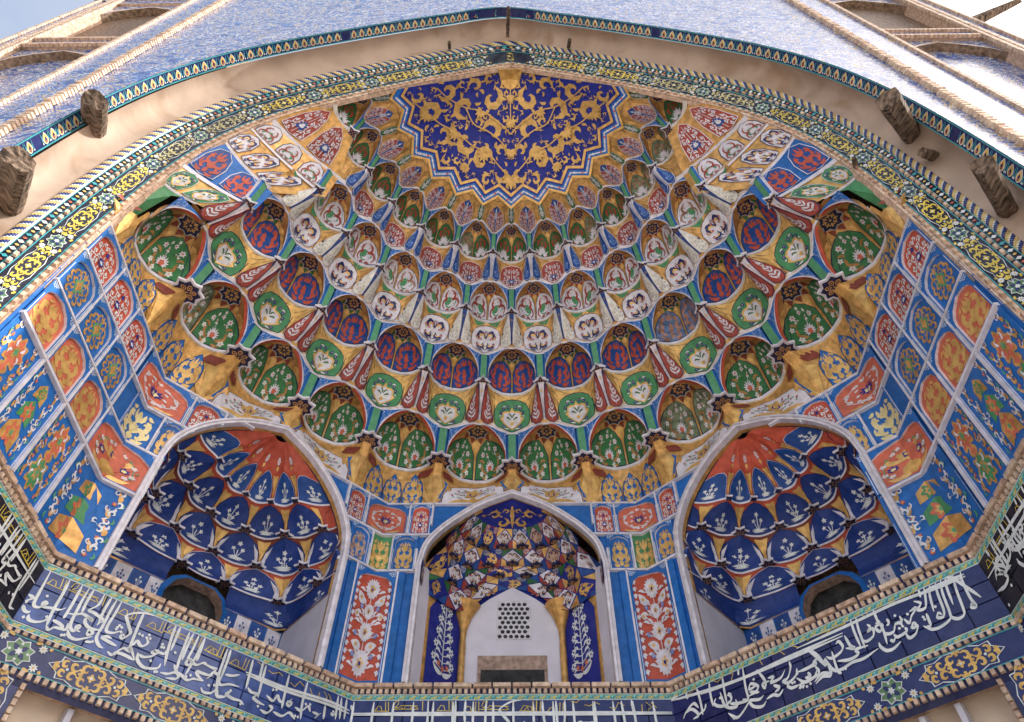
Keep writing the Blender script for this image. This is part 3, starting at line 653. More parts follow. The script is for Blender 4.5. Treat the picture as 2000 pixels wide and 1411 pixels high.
def tier_parts(P, T, style, side=0, only=None):
    """meshes of one cell: what sits on the niche axis (a = 0) and what sits on the bracket axis (b = 0)"""
    N, B = [], []
    h = T['r'] * STEP                                     # cell width
    # --- niche
    S = niche(T); M = onsurf(S, 0.3, 0.4, LEYE)
    mb = MB(); mb.grid(S, [-1 + i / 8 for i in range(17)], [0, 0.2, 0.4, 0.6, 0.8, 0.92, 1.0], style['shell'])
    for sg in (-1, 1):                                    # cheeks between lip and recess
        L = [lip(T, i) for i in range(len(LIP))]
        def cheek(u, v):
            k = min(int(u), len(L) - 2); f = u - k
            b = L[k][0] + (L[k + 1][0] - L[k][0]) * f; r = L[k][1] + (L[k + 1][1] - L[k][1]) * f; z = L[k][2] + (L[k + 1][2] - L[k][2]) * f
            p = Vector(cyl(sg * (0.5 - b), r, z)); tt = min(1.0, (z - T['z']) / (T['zq'] - T['z']))
            t = math.asin(min(1, max(0, tt)) ** (1 / 0.92)) / (pi / 2)
            return p.lerp(Vector(S(sg * max(0.0, 1.0 - max(0, u - 5) * 0.05), t)), v)
        mb.grid(cheek, [0, 1, 2, 3, 4, 5, 6, 7, 8], [0.0, 0.5, 1.0], style['cheek'])
    # ceiling behind the leaves
    K = [(cyl(a, edge(T, 0.5 - abs(a))[0], T['zq'] + 0.01)) for a in (-0.3, -0.2, -0.1, 0, 0.1, 0.2, 0.3)]
    K2 = [(T['rs'] * 1.25 * sin(A), T['rq'] + T['rs'] * cos(A), T['zq'] + 0.012) for A in [radians(-110 + 220 * i / 6) for i in range(7)]]
    mb.add(K + K2, [(i, i + 1, 8 + i, 7 + i) for i in range(6)], style['cheek'])
    N.append(('niche_shell', mb))
    # painted panels
    for sg in (-1, 1):
        mb = MB(); k = style.get('pk', 1.0)
        poly = [(sg * x, y) for x, y in ((0.025, 0.03), (0.95, 0.03), (0.97, 0.3), (0.9, 0.52), (0.72, 0.72), (0.46, 0.87), (0.20, 0.72), (0.05, 0.5))]
        patch(mb, M, poly, style['panel'], 0.03, 0.16, (0.6,), thick=0.03, centre=(sg * 0.46, 0.38)); band(mb, M, poly, 0.022, style.get('pline', 'navy'), 0.036)
        style['orn'].put(mb, M, lambda x, y: (sg * (0.49 + x * 0.43 * (1.0 - 0.4 * (y / 2) ** 3)), 0.05 + y * 0.385), 0.038)
        N.append(('painted_panel', mb))
    # gilt fan between the panels and coloured kites round the star
    mb = MB()
    patch(mb, M, [(0, 0.42), (0.075, 0.66), (0.2, 0.78), (0.0, 0.9), (-0.2, 0.78), (-0.075, 0.66)], 'gold', 0.02, 0.2, ()); mb.add([M(-0.02, 0.03, 0.04), M(0.02, 0.03, 0.04), M(0.02, 0.6, 0.04), M(-0.02, 0.6, 0.04)], [(0, 1, 2, 3)], 'gold')
    for c in (-0.95, -0.6, -0.2, 0.2, 0.6, 0.95):
        patch(mb, M, [(c - 0.16, 0.97), (c, 0.76), (c + 0.16, 0.97), (c, 1.0)], style['kite'], 0.03, 0.3, ())
    for c in (-0.9, 0.9): mb.add([M(c, 0.1, 0.02), M(c + 0.012, 0.1, 0.02), M(c * 0.9 + 0.012, 0.8, 0.02), M(c * 0.9, 0.8, 0.02)], [(0, 1, 2, 3)], 'navy')
    N.append(('gilt_fan', mb))
    # star
    mb = MB(); MP = plate(T['rq'], T['zq'] - 0.01); st = star_pts(8, T['rs'] * 1.05, T['rs'] * 0.76)
    patch(mb, MP, [(x * 1.1, y * 1.1) for x, y in st], 'white', 0.01, 9, (), thick=0.03); patch(mb, MP, st, 'navy', 0.02, 9, ())
    style['starorn'].put(mb, MP, lambda x, y: (x * T['rs'] * 0.95, y * T['rs'] * 0.95), 0.022, 0.004)
    N.append(('star_plate', mb))
    # rim
    mb = MB(); As = [-0.47 + 0.94 * i / 24 for i in range(25)]
    for (dz0, dr0), (dz1, dr1), m in (((0.13, 0.0), (0.11, -0.07), 'white'), ((0.11, -0.07), (-0.03, -0.07), 'white'), ((-0.03, -0.07), (-0.05, 0.10), 'ivory')):
        mb.grid(lambda a, v: cyl(a, rim_r(T, a) + dr0 + (dr1 - dr0) * v, T['z'] + dz0 + (dz1 - dz0) * v), As, [0, 1], m)
    N.append(('rim', mb))
    # --- twin leaves hanging under the pendant above
    SZ = zone(P, T)
    def SL(a, t): return SZ_rot(SZ, a, t)
    def SZ_rot(SZ, a, t):
        sg = 1 if a >= 0 else -1
        x, y, z = SZ(abs(a) - 0.5, t); an = 0.5 * STEP
        x, y = x * cos(an) + y * sin(an), -x * sin(an) + y * cos(an)
        return (sg * x, y, z)
    for sg in (-1, 1):
        ML = onsurf(lambda a, t: SL(a, t) if a * sg >= 0 else SL(0.0005 * sg, t), 0.1 * sg, 0.5, LEYE)
        mb = MB(); lf = style['leaf']
        if lf == 'single':
            if sg < 0: continue
            poly = [(0, 0.02), (0.075, 0.3), (0.095, 0.6), (0.07, 0.98), (0, 1.03), (-0.07, 0.98), (-0.095, 0.6), (-0.075, 0.3)]
            ML = onsurf(lambda a, t: SL(a if abs(a) > 1e-4 else 1e-4, t), 0.05, 0.5, LEYE)
            patch(mb, ML, poly, 'green', 0.05, 0.15, (0.6,), thick=0.1); band(mb, ML, poly, 0.008, 'white', 0.055, 0.15); o_sprig('white', 'white').put(mb, ML, lambda x, y: (x * 0.07, 0.95 - y * 0.42), 0.056)
        else:
            poly = [(sg * x, y) for x, y in ((0.05, 0.03), (0.10, 0.22), (0.165, 0.5), (0.195, 0.72), (0.19, 0.92), (0.14, 1.02), (0.07, 1.0), (0.018, 0.9), (0.016, 0.62))]
            patch(mb, ML, poly, lf, 0.07, 0.12, (0.6,), thick=0.12, centre=(sg * 0.1, 0.66)); band(mb, ML, poly, 0.012, style.get('lline', 'navy'), 0.075)
            style['leaforn'].put(mb, ML, lambda x, y: (sg * (0.058 + 0.056 * min(1, 1.6 - 0.7 * y) + x * 0.075 * (1.0 - 0.33 * y)), 0.96 - y * 0.4), 0.078)
            pts = [(sg * x, y) for x, y in ((0, -0.01), (0.05, 0.02), (0.02, 0.5), (0.012, 0.95), (0, 0.95))]
            patch(mb, ML, pts, style['wedge'], 0.03, 0.2, ())
        N.append(('leaf_lobe', mb))
    # --- shield
    MZ = onsurf(SZ, 0.05, 0.5, LEYE)
    mb = MB(); bs_ = [b_ for b_ in [-0.5, -0.46, -0.42, -0.36, -0.31, -0.27, -0.2, -0.1, 0, 0.1, 0.2, 0.27, 0.31, 0.36, 0.42, 0.46, 0.5] if b_ * side >= 0]; mb.grid(SZ, bs_, [0, 0.1, 0.25, 0.4, 0.6, 0.8, 1.0], style['field'])
    for sg in (-1, 1):
        if side * sg < 0: continue
        for a, b in (((0.0, 0.1), (0.30, 0.0)), ((0.2, 0.22), (0.36, 0.05)), ((0.27, 0.3), (0.3, 0.95)), ((0.30, 0.3), (0.42, 0.02))):
            o = Orn(); o.stroke([(sg * a[0], a[1]), (sg * b[0], b[1])], 0.008, style.get('crease', 'navy'), 1, n=5); o.put(mb, MZ, off=0.004)
        if style.get('corner'):
            patch(mb, MZ, [(sg * 0.02, 0.0), (sg * 0.28, 0.02), (sg * 0.2, 0.16)], style['corner'], 0.015, 0.1, ())
    B.append(('fan_field', mb))
    mb = MB()
    if style.get('pair'):
        for sg in (-1, 1):
            poly = [(sg * x, y) for x, y in ((0.04, 0.4), (0.13, 0.3), (0.22, 0.42), (0.255, 0.66), (0.24, 0.9), (0.02, 1.0), (0.018, 0.66))]
            patch(mb, MZ, poly, 'red', 0.04, 0.12, (0.6,), thick=0.06); band(mb, MZ, poly, 0.01, 'white', 0.045)
            style['shorn'].put(mb, MZ, lambda x, y: (sg * (0.13 + x * 0.09), 0.95 - y * 0.29), 0.047)
        patch(mb, MZ, [(0, 0.97), (0.03, 0.66), (0.12, 0.29), (0, 0.2), (-0.12, 0.29), (-0.03, 0.66)], 'blue', 0.035, 0.1, ()); o_sprig('white', 'white').put(mb, MZ, lambda x, y: (x * 0.055, 0.54 - y * 0.15), 0.04)
    else:
        poly = [(0, 0.06), (0.13, 0.12), (0.235, 0.25), (0.285, 0.5), (0.275, 0.8), (0.25, 0.95), (0.12, 0.975), (0, 0.99), (-0.12, 0.975), (-0.25, 0.95), (-0.275, 0.8), (-0.285, 0.5), (-0.235, 0.25), (-0.13, 0.12)]
        patch(mb, MZ, poly, style['shield'], 0.04, 0.1, (0.7, 0.4), thick=0.06, centre=(0, 0.58)); band(mb, MZ, poly, 0.014, style.get('sline', 'white'), 0.046)
        style['shorn'].put(mb, MZ, lambda x, y: (x * 0.255 * (1 - 0.26 * (y / 2) ** 2), 0.96 - y * 0.43), 0.05)
    B.append(('shield_panel', mb))
    # white edge along the foot of the zone
    mb = MB(); Bs = [-0.5 + i / 24 for i in range(25) if (-0.5 + i / 24) * side >= -1e-6]
    mb.grid(lambda b, v: Vector(cyl(b, edge(T, b)[0] - 0.05 + 0.11 * v, edge(T, b)[1] + 0.07 - 0.14 * v + 0.0)), Bs, [0, 1], 'white')
    mb.grid(lambda b, v: Vector(cyl(b, edge(T, b)[0] - 0.05 + 0.005 * v, edge(T, b)[1] + 0.07 + 0.10 * v)), Bs, [0, 1], 'ivory')
    B.append(('foot_edge', mb))
    # spandrels and lip
    for sg in (-1, 1):
        if side * sg < 0: continue
        mb = MB(); L = [lip(T, i) for i in range(len(LIP))]
        def sp(u, v):
            k = min(int(u), len(L) - 2); f = u - k
            b = L[k][0] + (L[k + 1][0] - L[k][0]) * f; r = L[k][1] + (L[k + 1][1] - L[k][1]) * f; z = L[k][2] + (L[k + 1][2] - L[k][2]) * f
            re, ze = edge(T, b)
            q = Vector(cyl(sg * b, re + 0.05, ze - 0.02)); p = Vector(cyl(sg * b, r, z))
            return p.lerp(q, v)
        us = [0, 0.5, 1, 1.5, 2, 2.5, 3, 3.5, 4, 5, 6, 7]
        mb.grid(sp, us, [0, 0.5, 1], 'royal')
        MS = onsurf(sp, 3.0, 0.5, LEYE)
        for w0, w1, m, o in ((-0.02, 0.14, 'white', 0.02), (0.20, 0.25, 'white', 0.012)):
            mb.grid(lambda u, v: MS(u, w0 + (w1 - w0) * v, o), us, [0, 1], m)
        o_specks('white', 5, 30, 0.075).put(mb, MS, lambda x, y: (2.9 + x * 1.3, 0.25 + y * 0.33), 0.012)
        if style.get('deep'):                             # russet soffit of the deep arches
            mb.grid(lambda u, v: sp(u, 0.0) + (Vector(cyl(sg * 0.5, T['r'] + 0.5, T['z'] + 0.5 * (T['zq'] - T['z']))) - Vector(cyl(0, T['r'], T['z'] + 0.5 * (T['zq'] - T['z'])))) * (0.03 * v) + Vector((0, 0.12 * v, 0)), us, [0, 1], 'rust')
        B.append(('spandrel', mb))
    # bracket post
    mb = MB(); w = 0.078 * h; rt, zt = T['tip']
    sec = [(-w, 0.22), (-w, 0.02), (-w * 0.66, -0.07), (w * 0.66, -0.07), (w, 0.02), (w, 0.22)]
    lo = [(x, T['r'] + y, T['z'] + 0.06) for x, y in sec]; hi = [(x, rt + y + 0.03, zt - 0.02) for x, y in sec]
    for i, m in ((0, 'white'), (1, 'royal'), (2, 'bracket'), (3, 'royal'), (4, 'white')): mb.add([lo[i], lo[i + 1], hi[i + 1], hi[i]], [(0, 1, 2, 3)], m)
    for q in (0.0, 0.94):
        p = [Vector(lo[i]).lerp(Vector(hi[i]), q) for i in range(6)]; p2 = [Vector(lo[i]).lerp(Vector(hi[i]), q + 0.05) for i in range(6)]
        c = Vector((0, T['r'] + 0.1, 0))
        mb.add([v + Vector((v.x * 0.3, -0.03, 0)) for v in p] + [v + Vector((v.x * 0.3, -0.03, 0)) for v in p2], [(i, i + 1, 7 + i, 6 + i) for i in range(5)], 'white')
    B.append(('bracket_post', mb))
    # pendant star
    mb = MB(); MP = plate(T['r'] - 0.02, T['z'] - 0.07); n, R1, R2 = style.get('pend', (4, 0.29, 0.14))
    st = star_pts(n, R1, R2)
    patch(mb, MP, [(x * 1.22, y * 1.22) for x, y in st], 'white', 0.0, 9, (), thick=0.1); patch(mb, MP, st, 'navy', 0.012, 9, ())
    style['pendorn'].put(mb, MP, lambda x, y: (x * R1 * 0.85, y * R1 * 0.85), 0.014, 0.003)
    B.append(('pendant_star', mb))
    if side: B = [(n, m) for n, m in B if n != 'shield_panel' and not (only and n not in only)]; N = []
    return [(n, m.mesh(n)) for n, m in N], [(n, m.mesh(n)) for n, m in B]

BOR = o_arab('rust', 0.95, 1)
STYLES = [
    (TOP, T_A, dict(shell='gilt', cheek='bronze', panel='green', orn=o_greenlotus(), kite='bronze', leaf='single', leaforn=None, wedge='white', field='gilt', pair=True, shield='red', shorn=o_filigree('white', 'deep'), starorn=o_star('bronze', 6), pendorn=o_star('bronze', 4)), 0.0,
     'topmost tier of small green niches with white lotuses, just under the star medallion'),
    (T_A, T_B, dict(shell='gilt', cheek='bronze', panel='white', orn=o_whitelotus(), kite='red', leaf='blue', leaforn=o_sprig('skyblue', 'white', 1.2), lline='white', wedge='white', field='gilt', shield='red', shorn=o_shieldB(), starorn=o_star('bronze'), pendorn=o_star('bronze', 4)), 0.5,
     'second tier from the top, pale niches with russet scrolls above white lotuses'),
    (T_B, T_C, dict(shell='gilt', cheek='bronze', panel='blue', orn=BOR, kite='green', leaf='ivory', leaforn=o_specks('midnight', 8, 34, 0.05), lline='white', wedge='blue', field='gilt', corner='leafgreen', shield='white', sline='navy', shorn=o_shieldC(), starorn=o_star('gilt'), pendorn=o_star('gilt', 4)), 0.0,
     'third tier of blue niches painted with russet arabesques'),
    (T_C, T_D, dict(shell='gilt', cheek='bronze', panel='meadow', orn=o_meadow(), kite='maroon', leaf='red', leaforn=o_sprig('white', 'red', 1.25), wedge='white', field='gold', shield='leafgreen', shorn=o_shieldD(), sline='navy', starorn=o_star('gilt'), pendorn=o_petals('gilt', 'navy'), pend=(8, 0.5, 0.38), deep=True), 0.5,
     'lowest tier of large green niches with flowers over six-petalled pendants'),
]
VAULT = (0, AX * U, EYE)
LASTN = [6, 4.5, 5, 5.5]; LASTB = [5.5, 5, 5.5, 6]
import bmesh
def clipped(me, ang):
    """the part of a cell mesh that lies behind the portal plane"""
    m2 = me.copy(); bm = bmesh.new(); bm.from_mesh(m2)
    n = Vector((sin(ang) * -1.0, cos(ang), 0)); n = Vector((sin(-ang), cos(-ang), 0)) if False else n
    # world y in local coordinates: y' = sin(rz) * x + cos(rz) * y
    rz = ang; no = Vector((sin(rz), cos(rz), 0))
    bmesh.ops.bisect_plane(bm, geom=bm.verts[:] + bm.edges[:] + bm.faces[:], plane_co=no * (-0.27 * U), plane_no=no, clear_inner=True)
    bm.to_mesh(m2); bm.free(); return m2
FR = random.Random(21)
FADE = {(2, 3.0), (1, -2.5), (3, 2.5), (0, 5.0), (0, 4.0), (1, 4.5)}
for ti, ((P, T, st, ph, label), ln, lb) in enumerate(zip(STYLES, LASTN, LASTB)):
    th = tag(empty('muqarnas_tier', VAULT), label, 'muqarnas', 'tiers of the muqarnas vault')
    NP, BP = tier_parts(P, T, st)
    k = -ln
    while k <= ln + 0.01:
        p = empty('niche', (0, 0, 0), -k * STEP, th)
        for nme, me in NP:
            o = obj(nme, clipped(me, -k * STEP) if abs(k) > 5.9 else me, p)
            if nme == 'painted_panel' and ((ti, k) in FADE or FR.random() < 0.05):
                for sl in o.material_slots:
                    if sl.material.name in ('blue', 'green', 'meadow', 'rust', 'red'):
                        fm = MATS['faded_' + sl.material.name.replace('meadow', 'green')]; sl.link = 'OBJECT'; sl.material = fm
        k += 1
    k = -lb
    while k <= lb + 0.01:
        p = empty('bracket', (0, 0, 0), -k * STEP, th)
        if ti in (1, 2, 3) and abs(k) > lb - 0.01:
            parts = tier_parts(P, T, st, 1 if k < 0 else -1, ('spandrel',) if ti == 3 else None)[1]
        else: parts = BP
        for nme, me in parts: obj(nme, clipped(me, -k * STEP) if abs(k) > 5.4 else me, p)
        k += 1
# ------------------------------------------------------------------ star medallion at the crown
APEX = 38.95
def cone(x, y):                                             # x, y in plan from the axis
    r = hypot(x, y); return (x, y, APEX - 0.1 - 0.665 * r - 0.012 * r * r + 0.15)
def star_r(ph):                                             # zigzag outline, tips on whole steps
    f = abs((ph + 0.5) % 1.0 - 0.5) * 2                     # 0 at whole steps, 1 at halves
    r1, r0 = TOP['r'], TOP['R']; a = STEP / 2
    # straight edge between (r1, 0) and (r0, a)
    t = f * a
    return r1 * r0 * sin(a) / (r1 * sin(t) + r0 * sin(a - t)) if 0 < t < a else (r1 if t <= 0 else r0)
MM = onsurf(cone, 0.5, 2.0, LEYE)
md = tag(empty('star_medallion', VAULT), 'deep blue half star with gilded arabesque at the crown of the vault', 'medallion')
mb = MB(); phs = [-6.25 + 12.5 * i / 200 for i in range(201)]
def ring_pts(q): return [(star_r(p) * q * sin(p * STEP), star_r(p) * q * cos(p * STEP)) for p in phs]
rr = [0.0, 0.15, 0.3, 0.45, 0.6, 0.75, 0.9]
for q0, q1, m, o in [(a, b, 'deep', 0) for a, b in zip(rr, rr[1:])] + [(0.9, 0.925, 'gold', 0.03), (0.925, 0.94, 'deep', 0.02), (0.94, 0.99, 'royal', 0.02), (0.99, 1.012, 'gold', 0.03)]:
    A = [MM(x, y, o) for x, y in ring_pts(q0)]; B_ = [MM(x, y, o) for x, y in ring_pts(q1)]; n = len(A)
    mb.add(A + B_, [(i, i + 1, n + i + 1, n + i) for i in range(n - 1)], m)
obj('field', mb, md)
mb = MB()
for k in range(-24, 25):
    for f in (0.25,):
        p = k * 0.25 + 0.125; r = star_r(p) * 0.965
        mb.add([MM((r + dx) * sin((p + da) * STEP), (r + dx) * cos((p + da) * STEP), 0.03) for dx, da in ((0.06, 0), (0, 0.05), (-0.06, 0), (0, -0.05))], [(0, 1, 2, 3)], 'coral' if k % 2 else 'white')
    for da in (0.02, 0.07, 0.18, 0.23):
        p = k * 0.25 + da; r = star_r(p) * 0.965
        mb.add([MM((r + dx) * sin((p + e) * STEP), (r + dx) * cos((p + e) * STEP), 0.028) for dx, e in ((0.05, 0.02), (0.0, 0.035), (-0.05, -0.02), (0, -0.035))], [(0, 1, 2, 3)], 'white')
obj('border', mb, md)
# arabesque: stems and acanthus in photo-plan coordinates (x right, y away from the portal plane), right half mirrored
md_o = Orn(); G = 'gold'
_half = [(0, 0.35)] + [(star_r(p) * 0.895 * sin(p * STEP), star_r(p) * 0.895 * cos(p * STEP)) for p in [6.2 - 0.1 * i for i in range(63)]]
_half = [(0.0, 0.25), (0.6, 0.25), (0.75, -0.25)] + _half[1:]
pack(md_o, _half, (0.6, 0.5, 0.42, 0.34, 0.27, 0.21, 0.16, 0.12, 0.09), G, 11, 1, 0.31, 14000, 3)
def half(o):
    for x, y, s, up in ((1.35, 3.3, 0.42, 0.9), (2.75, 2.2, 0.42, 0.7), (4.05, 1.1, 0.42, 0.5), (1.5, 1.5, 0.36, 0.8), (2.3, 3.75, 0.3, 0.9)):
        o.lotus((x, y), s, G, 2, 7, 1.6, up, w=0.18)
    for pts in ([(0, 4.4), (0.6, 3.9), (1.2, 3.3), (2.0, 2.9), (2.75, 2.2), (3.5, 1.7), (4.05, 1.1), (4.6, 0.5)], [(0, 2.6), (0.6, 2.1), (1.5, 1.5), (2.3, 1.2), (3.1, 0.6), (3.6, 0.0)], [(0, 3.5), (0.5, 2.9), (1.2, 2.4), (1.9, 2.0), (2.3, 1.2)]): o.stroke(pts, 0.055, G, 1)
MIR(md_o, half)
for y, s in ((4.55, 0.55), (3.4, 0.34), (2.2, 0.34), (1.15, 0.3)): md_o.lotus((0, y - s * 0.4), s, G, 2, 7, 1.5, w=0.2)
md_o.stroke([(0, 0.5), (0, 1.2), (0.0, 2.2)], 0.06, G, 1)
mb = MB(); md_o.put(mb, MM, lambda x, y: (x, y * 1.0 + 0.0), 0.02, 0.006); obj('arabesque', mb, md)
mb = MB()                                                    # gilt fan against the keystone
patch(mb, MM, [(0, 0.75), (0.28, 0.62), (0.5, 0.3), (0.62, -0.3), (-0.62, -0.3), (-0.5, 0.3), (-0.28, 0.62)], 'gold', 0.06, 9, (), thick=0.06); obj('gilt_fan', mb, md)

# ------------------------------------------------------------------ walls of the half octagon
ZT = 20.8                                                    # top bar of the panelled walls
ZC = 13.08                                                   # top of the brick course over the inscription
BK = (5.02, 22.15); SD = (12.3, 15.65)
WALLS = dict(back=((-BK[0], BK[1]), (BK[0], BK[1])), ldiag=((-SD[0], SD[1]), (-BK[0], BK[1])), rdiag=((BK[0], BK[1]), (SD[0], SD[1])),
             lside=((-SD[0], 9.72), (-SD[0], SD[1])), rside=((SD[0], SD[1]), (SD[0], 9.72)))
def wmap(w):
    """wall plane: (s along from its left end as seen from inside, z, off towards the room)"""
    (x0, y0), (x1, y1) = WALLS[w]; L = hypot(x1 - x0, y1 - y0); dx, dy = (x1 - x0) / L, (y1 - y0) / L
    nx, ny = dy, -dx
    if nx * (0 - x0) + ny * (AX - y0) < 0: nx, ny = -nx, -ny
    def M(s, z, o): return Vector((x0 + dx * s + nx * o, y0 + dy * s + ny * o, z))
    M.L = L
    return M
WM = {w: wmap(w) for w in WALLS}
def oct_r(ph):
    a = abs(ph) * STEP
    if a < atan2(BK[0], BK[1] - AX): return (BK[1] - AX) / cos(a)
    if a > atan2(SD[0], SD[1] - AX): return SD[0] / max(0.2, sin(a))
    # diagonal
    x0, y0, x1, y1 = BK[0], BK[1] - AX, SD[0], SD[1] - AX; nx, ny = (y0 - y1), (x1 - x0); c = nx * x0 + ny * y0
    return c / (nx * sin(a) + ny * cos(a))

# ------------------------------------------------------------------ transition band between vault and walls
def foot_z(ph):                                              # the alcove arches rise above the wall top
    for c, pr in ((0.0, 21.5), (3.02, 21.75), (-3.02, 21.75)):
        x = abs(ph - c) * STEP * 12.2
        if x < 2.0: return max(ZT, pr - 0.12 * x - 0.27 * x * x)
    return ZT
def trans(ph, t):                                            # t 0 at the lowest rim, 1 on the wall top
    k = (ph % 1.0) - 0.5
    r0 = rim_r(T_D, k); r1 = oct_r(ph); ZT = foot_z(ph)
    return cyl(ph, r0 + (r1 - r0) * t ** 0.7 if t > 0 else r0, T_D['z'] - 0.03 + (ZT - T_D['z'] + 0.03) * t)
tb = tag(empty('transition_band', VAULT), 'band of gilded fans, blue leaf panels and pale lens panels below the vault', 'frieze')
mb = MB(); mb.grid(trans, [-6.0 + 0.05 * i for i in range(241)], [0, 0.25, 0.5, 0.75, 1.0], 'gilt'); obj('backing', mb, tb)
OLENS = o_lens(); OLEAF = o_arab('gold', 1.15, 2)
for k in range(-12, 13):
    ph = k * 0.5
    S = lambda x, t, ph=ph: trans(ph + x, t); M = onsurf(S, 0.02, 0.5, LEYE)
    if k % 2 == 0:                                           # gilt fan under each pendant
        mb = MB()
        for i in range(5):
            a0, a1 = -0.25 + 0.1 * i, -0.15 + 0.1 * i
            b0, b1 = -0.05 + 0.02 * i, -0.03 + 0.02 * i; o = 0.05 if i % 2 else 0.10
            mb.add([M(a0, 0.28 + 0.12 * abs(i - 2) / 2, 0.03), M(a1, 0.28 + 0.12 * abs(i - 1.5) / 2, 0.03), M((a0 + a1) / 2, 0.6, o), M(b0, 0.98, 0.08), M(b1, 0.98, 0.08)], [(0, 1, 2), (0, 2, 3), (1, 4, 2), (2, 4, 3)], 'gold' if i % 2 else 'gilt')
        for sg in (-1, 1): patch(mb, M, [(sg * 0.04, 0.12), (sg * 0.2, 0.06), (sg * 0.24, 0.24), (sg * 0.1, 0.28)], 'maroon', 0.03, 9, ())
        obj('gilt_fan', mb, tb)
    elif abs(k) in (1, 5, 7):
        mb = MB(); P = [(0.40, 1.0), (0.39, 0.72), (0.29, 0.46), (0.13, 0.36), (-0.13, 0.36), (-0.29, 0.46), (-0.39, 0.72), (-0.40, 1.0)]
        patch(mb, M, P, 'white', 0.06, 0.08, (0.6,), thick=0.08, centre=(0, 0.8)); band(mb, M, P, 0.008, 'navy', 0.064); OLENS.put(mb, M, lambda x, y: (x * 0.37 * (1 - 0.12 * y), 0.98 - y * 0.30), 0.066)
        for sg in (-1, 1): patch(mb, M, [(sg * 0.46, 1.0), (sg * 0.41, 1.0), (sg * 0.40, 0.7), (sg * 0.30, 0.42), (sg * 0.42, 0.34)], 'royal', 0.03, 0.2, ())
        obj('lens_panel', mb, tb)
    else:
        for c, w in ((-0.25, 0.12), (0.0, 0.12), (0.25, 0.12)):
            mb = MB(); P = [(c + w, 1.0), (c + w, 0.62), (c + w * 0.8, 0.4), (c, 0.12), (c - w * 0.8, 0.4), (c - w, 0.62), (c - w, 1.0)]
            patch(mb, M, P, 'royal', 0.06, 0.07, (0.6,), thick=0.08, centre=(c, 0.7)); band(mb, M, P, 0.006, 'navy', 0.066); OLEAF.put(mb, M, lambda x, y: (c + x * w * 0.95 * (1 if y < 1.1 else 1 - 0.6 * (y - 1.1)), 0.97 - y * 0.40), 0.066)
            obj('leaf_panel', mb, tb)

# ------------------------------------------------------------------ flat strips between the last cells and the portal arch
def pol(ph, r, z): return Vector((r * sin(ph * STEP), r * cos(ph * STEP), z))
CUR = [((5.5, 7.3, 33.03), 33.0), ((5.0, 8.25, 31.4), 30.75), ((5.03, 8.45, 29.4), 29.75), ((5.45, 9.88, 28.05), 28.35), ((5.5, 10.05, 26.1), 25.75), ((5.75, 11.3, 24.9), 24.3)]
STRIPS = [('red', 2, o_shieldB(), 'gilt'), ('white', 3, o_whitelotus(), 'gilt'), ('white', 3, o_shieldC(), 'gilt'), ('blue', 2, BOR, 'royal'), ('leafgreen', 2, o_shieldD(), 'gold')]
for sg in (-1, 1):
    th = tag(empty('spandrel_strips', VAULT), 'flat painted strips running from the last cells to the arch, %s of the medallion' % ('left' if sg < 0 else 'right'), 'muqarnas', 'painted strips beside the portal arch')
    mb = MB()                                                # plain end field beside the lowest niche
    A = [pol(sg * 5.80, 11.6, 25.1), pol(sg * 5.97, 11.75, 24.2), pol(sg * 5.97, 12.3, 22.6), pol(sg * 5.97, 12.35, 20.7)]; B_ = [Vector((sg * (arch_r(z) + 0.12), -0.33, z)) for z in (25.2, 24.0, 22.4, 20.6)]
    mb.add(A + B_, [(i, i + 1, 5 + i, 4 + i) for i in range(3)], 'leafgreen'); obj('strip_field', mb, th)
    for i, (bgm, n, orn, fld) in enumerate(STRIPS):
        def pt(c, u):
            (ph, r, z), za = CUR[c]
            A = pol(sg * ph, r, z); B_ = Vector((sg * (arch_r(za) + 0.1), 9.72 - AX - 0.05, za))
            p = A.lerp(B_, u); d = 0.12 * sin(pi * u); return p + Vector((sg * d, 0, 0))
        S = lambda u, v, i=i: tuple(pt(i, u).lerp(pt(i + 1, u), v)); M = onsurf(S, 0.5, 0.5, LEYE)
        mb = MB(); mb.grid(S, [k / 8 for k in range(-1, 9)], [0, 0.25, 0.5, 0.75, 1.0], fld); mb.grid(lambda u, v: M(u, 0.97 + 0.09 * v, 0.03), [k / 8 for k in range(9)], [0, 1], 'white')
        obj('strip_field', mb, th)
        for k in range(n):
            u0 = (k + 0.08) / n; u1 = (k + 0.92) / n; um = (u0 + u1) / 2; h = (u1 - u0) / 2
            mb = MB(); P = [(um, 0.06), (um + 0.7 * h, 0.2), (um + h, 0.5), (um + 0.95 * h, 0.9), (um, 0.96), (um - 0.95 * h, 0.9), (um - h, 0.5), (um - 0.7 * h, 0.2)]
            patch(mb, M, P, bgm, 0.04, 0.1, (0.6,), thick=0.05); band(mb, M, P, 0.012, 'navy' if bgm == 'white' else 'white', 0.046)
            orn.put(mb, M, lambda x, y: (um + x * h * 0.85, 0.93 - y * 0.41), 0.048); obj('painted_panel', mb, th)
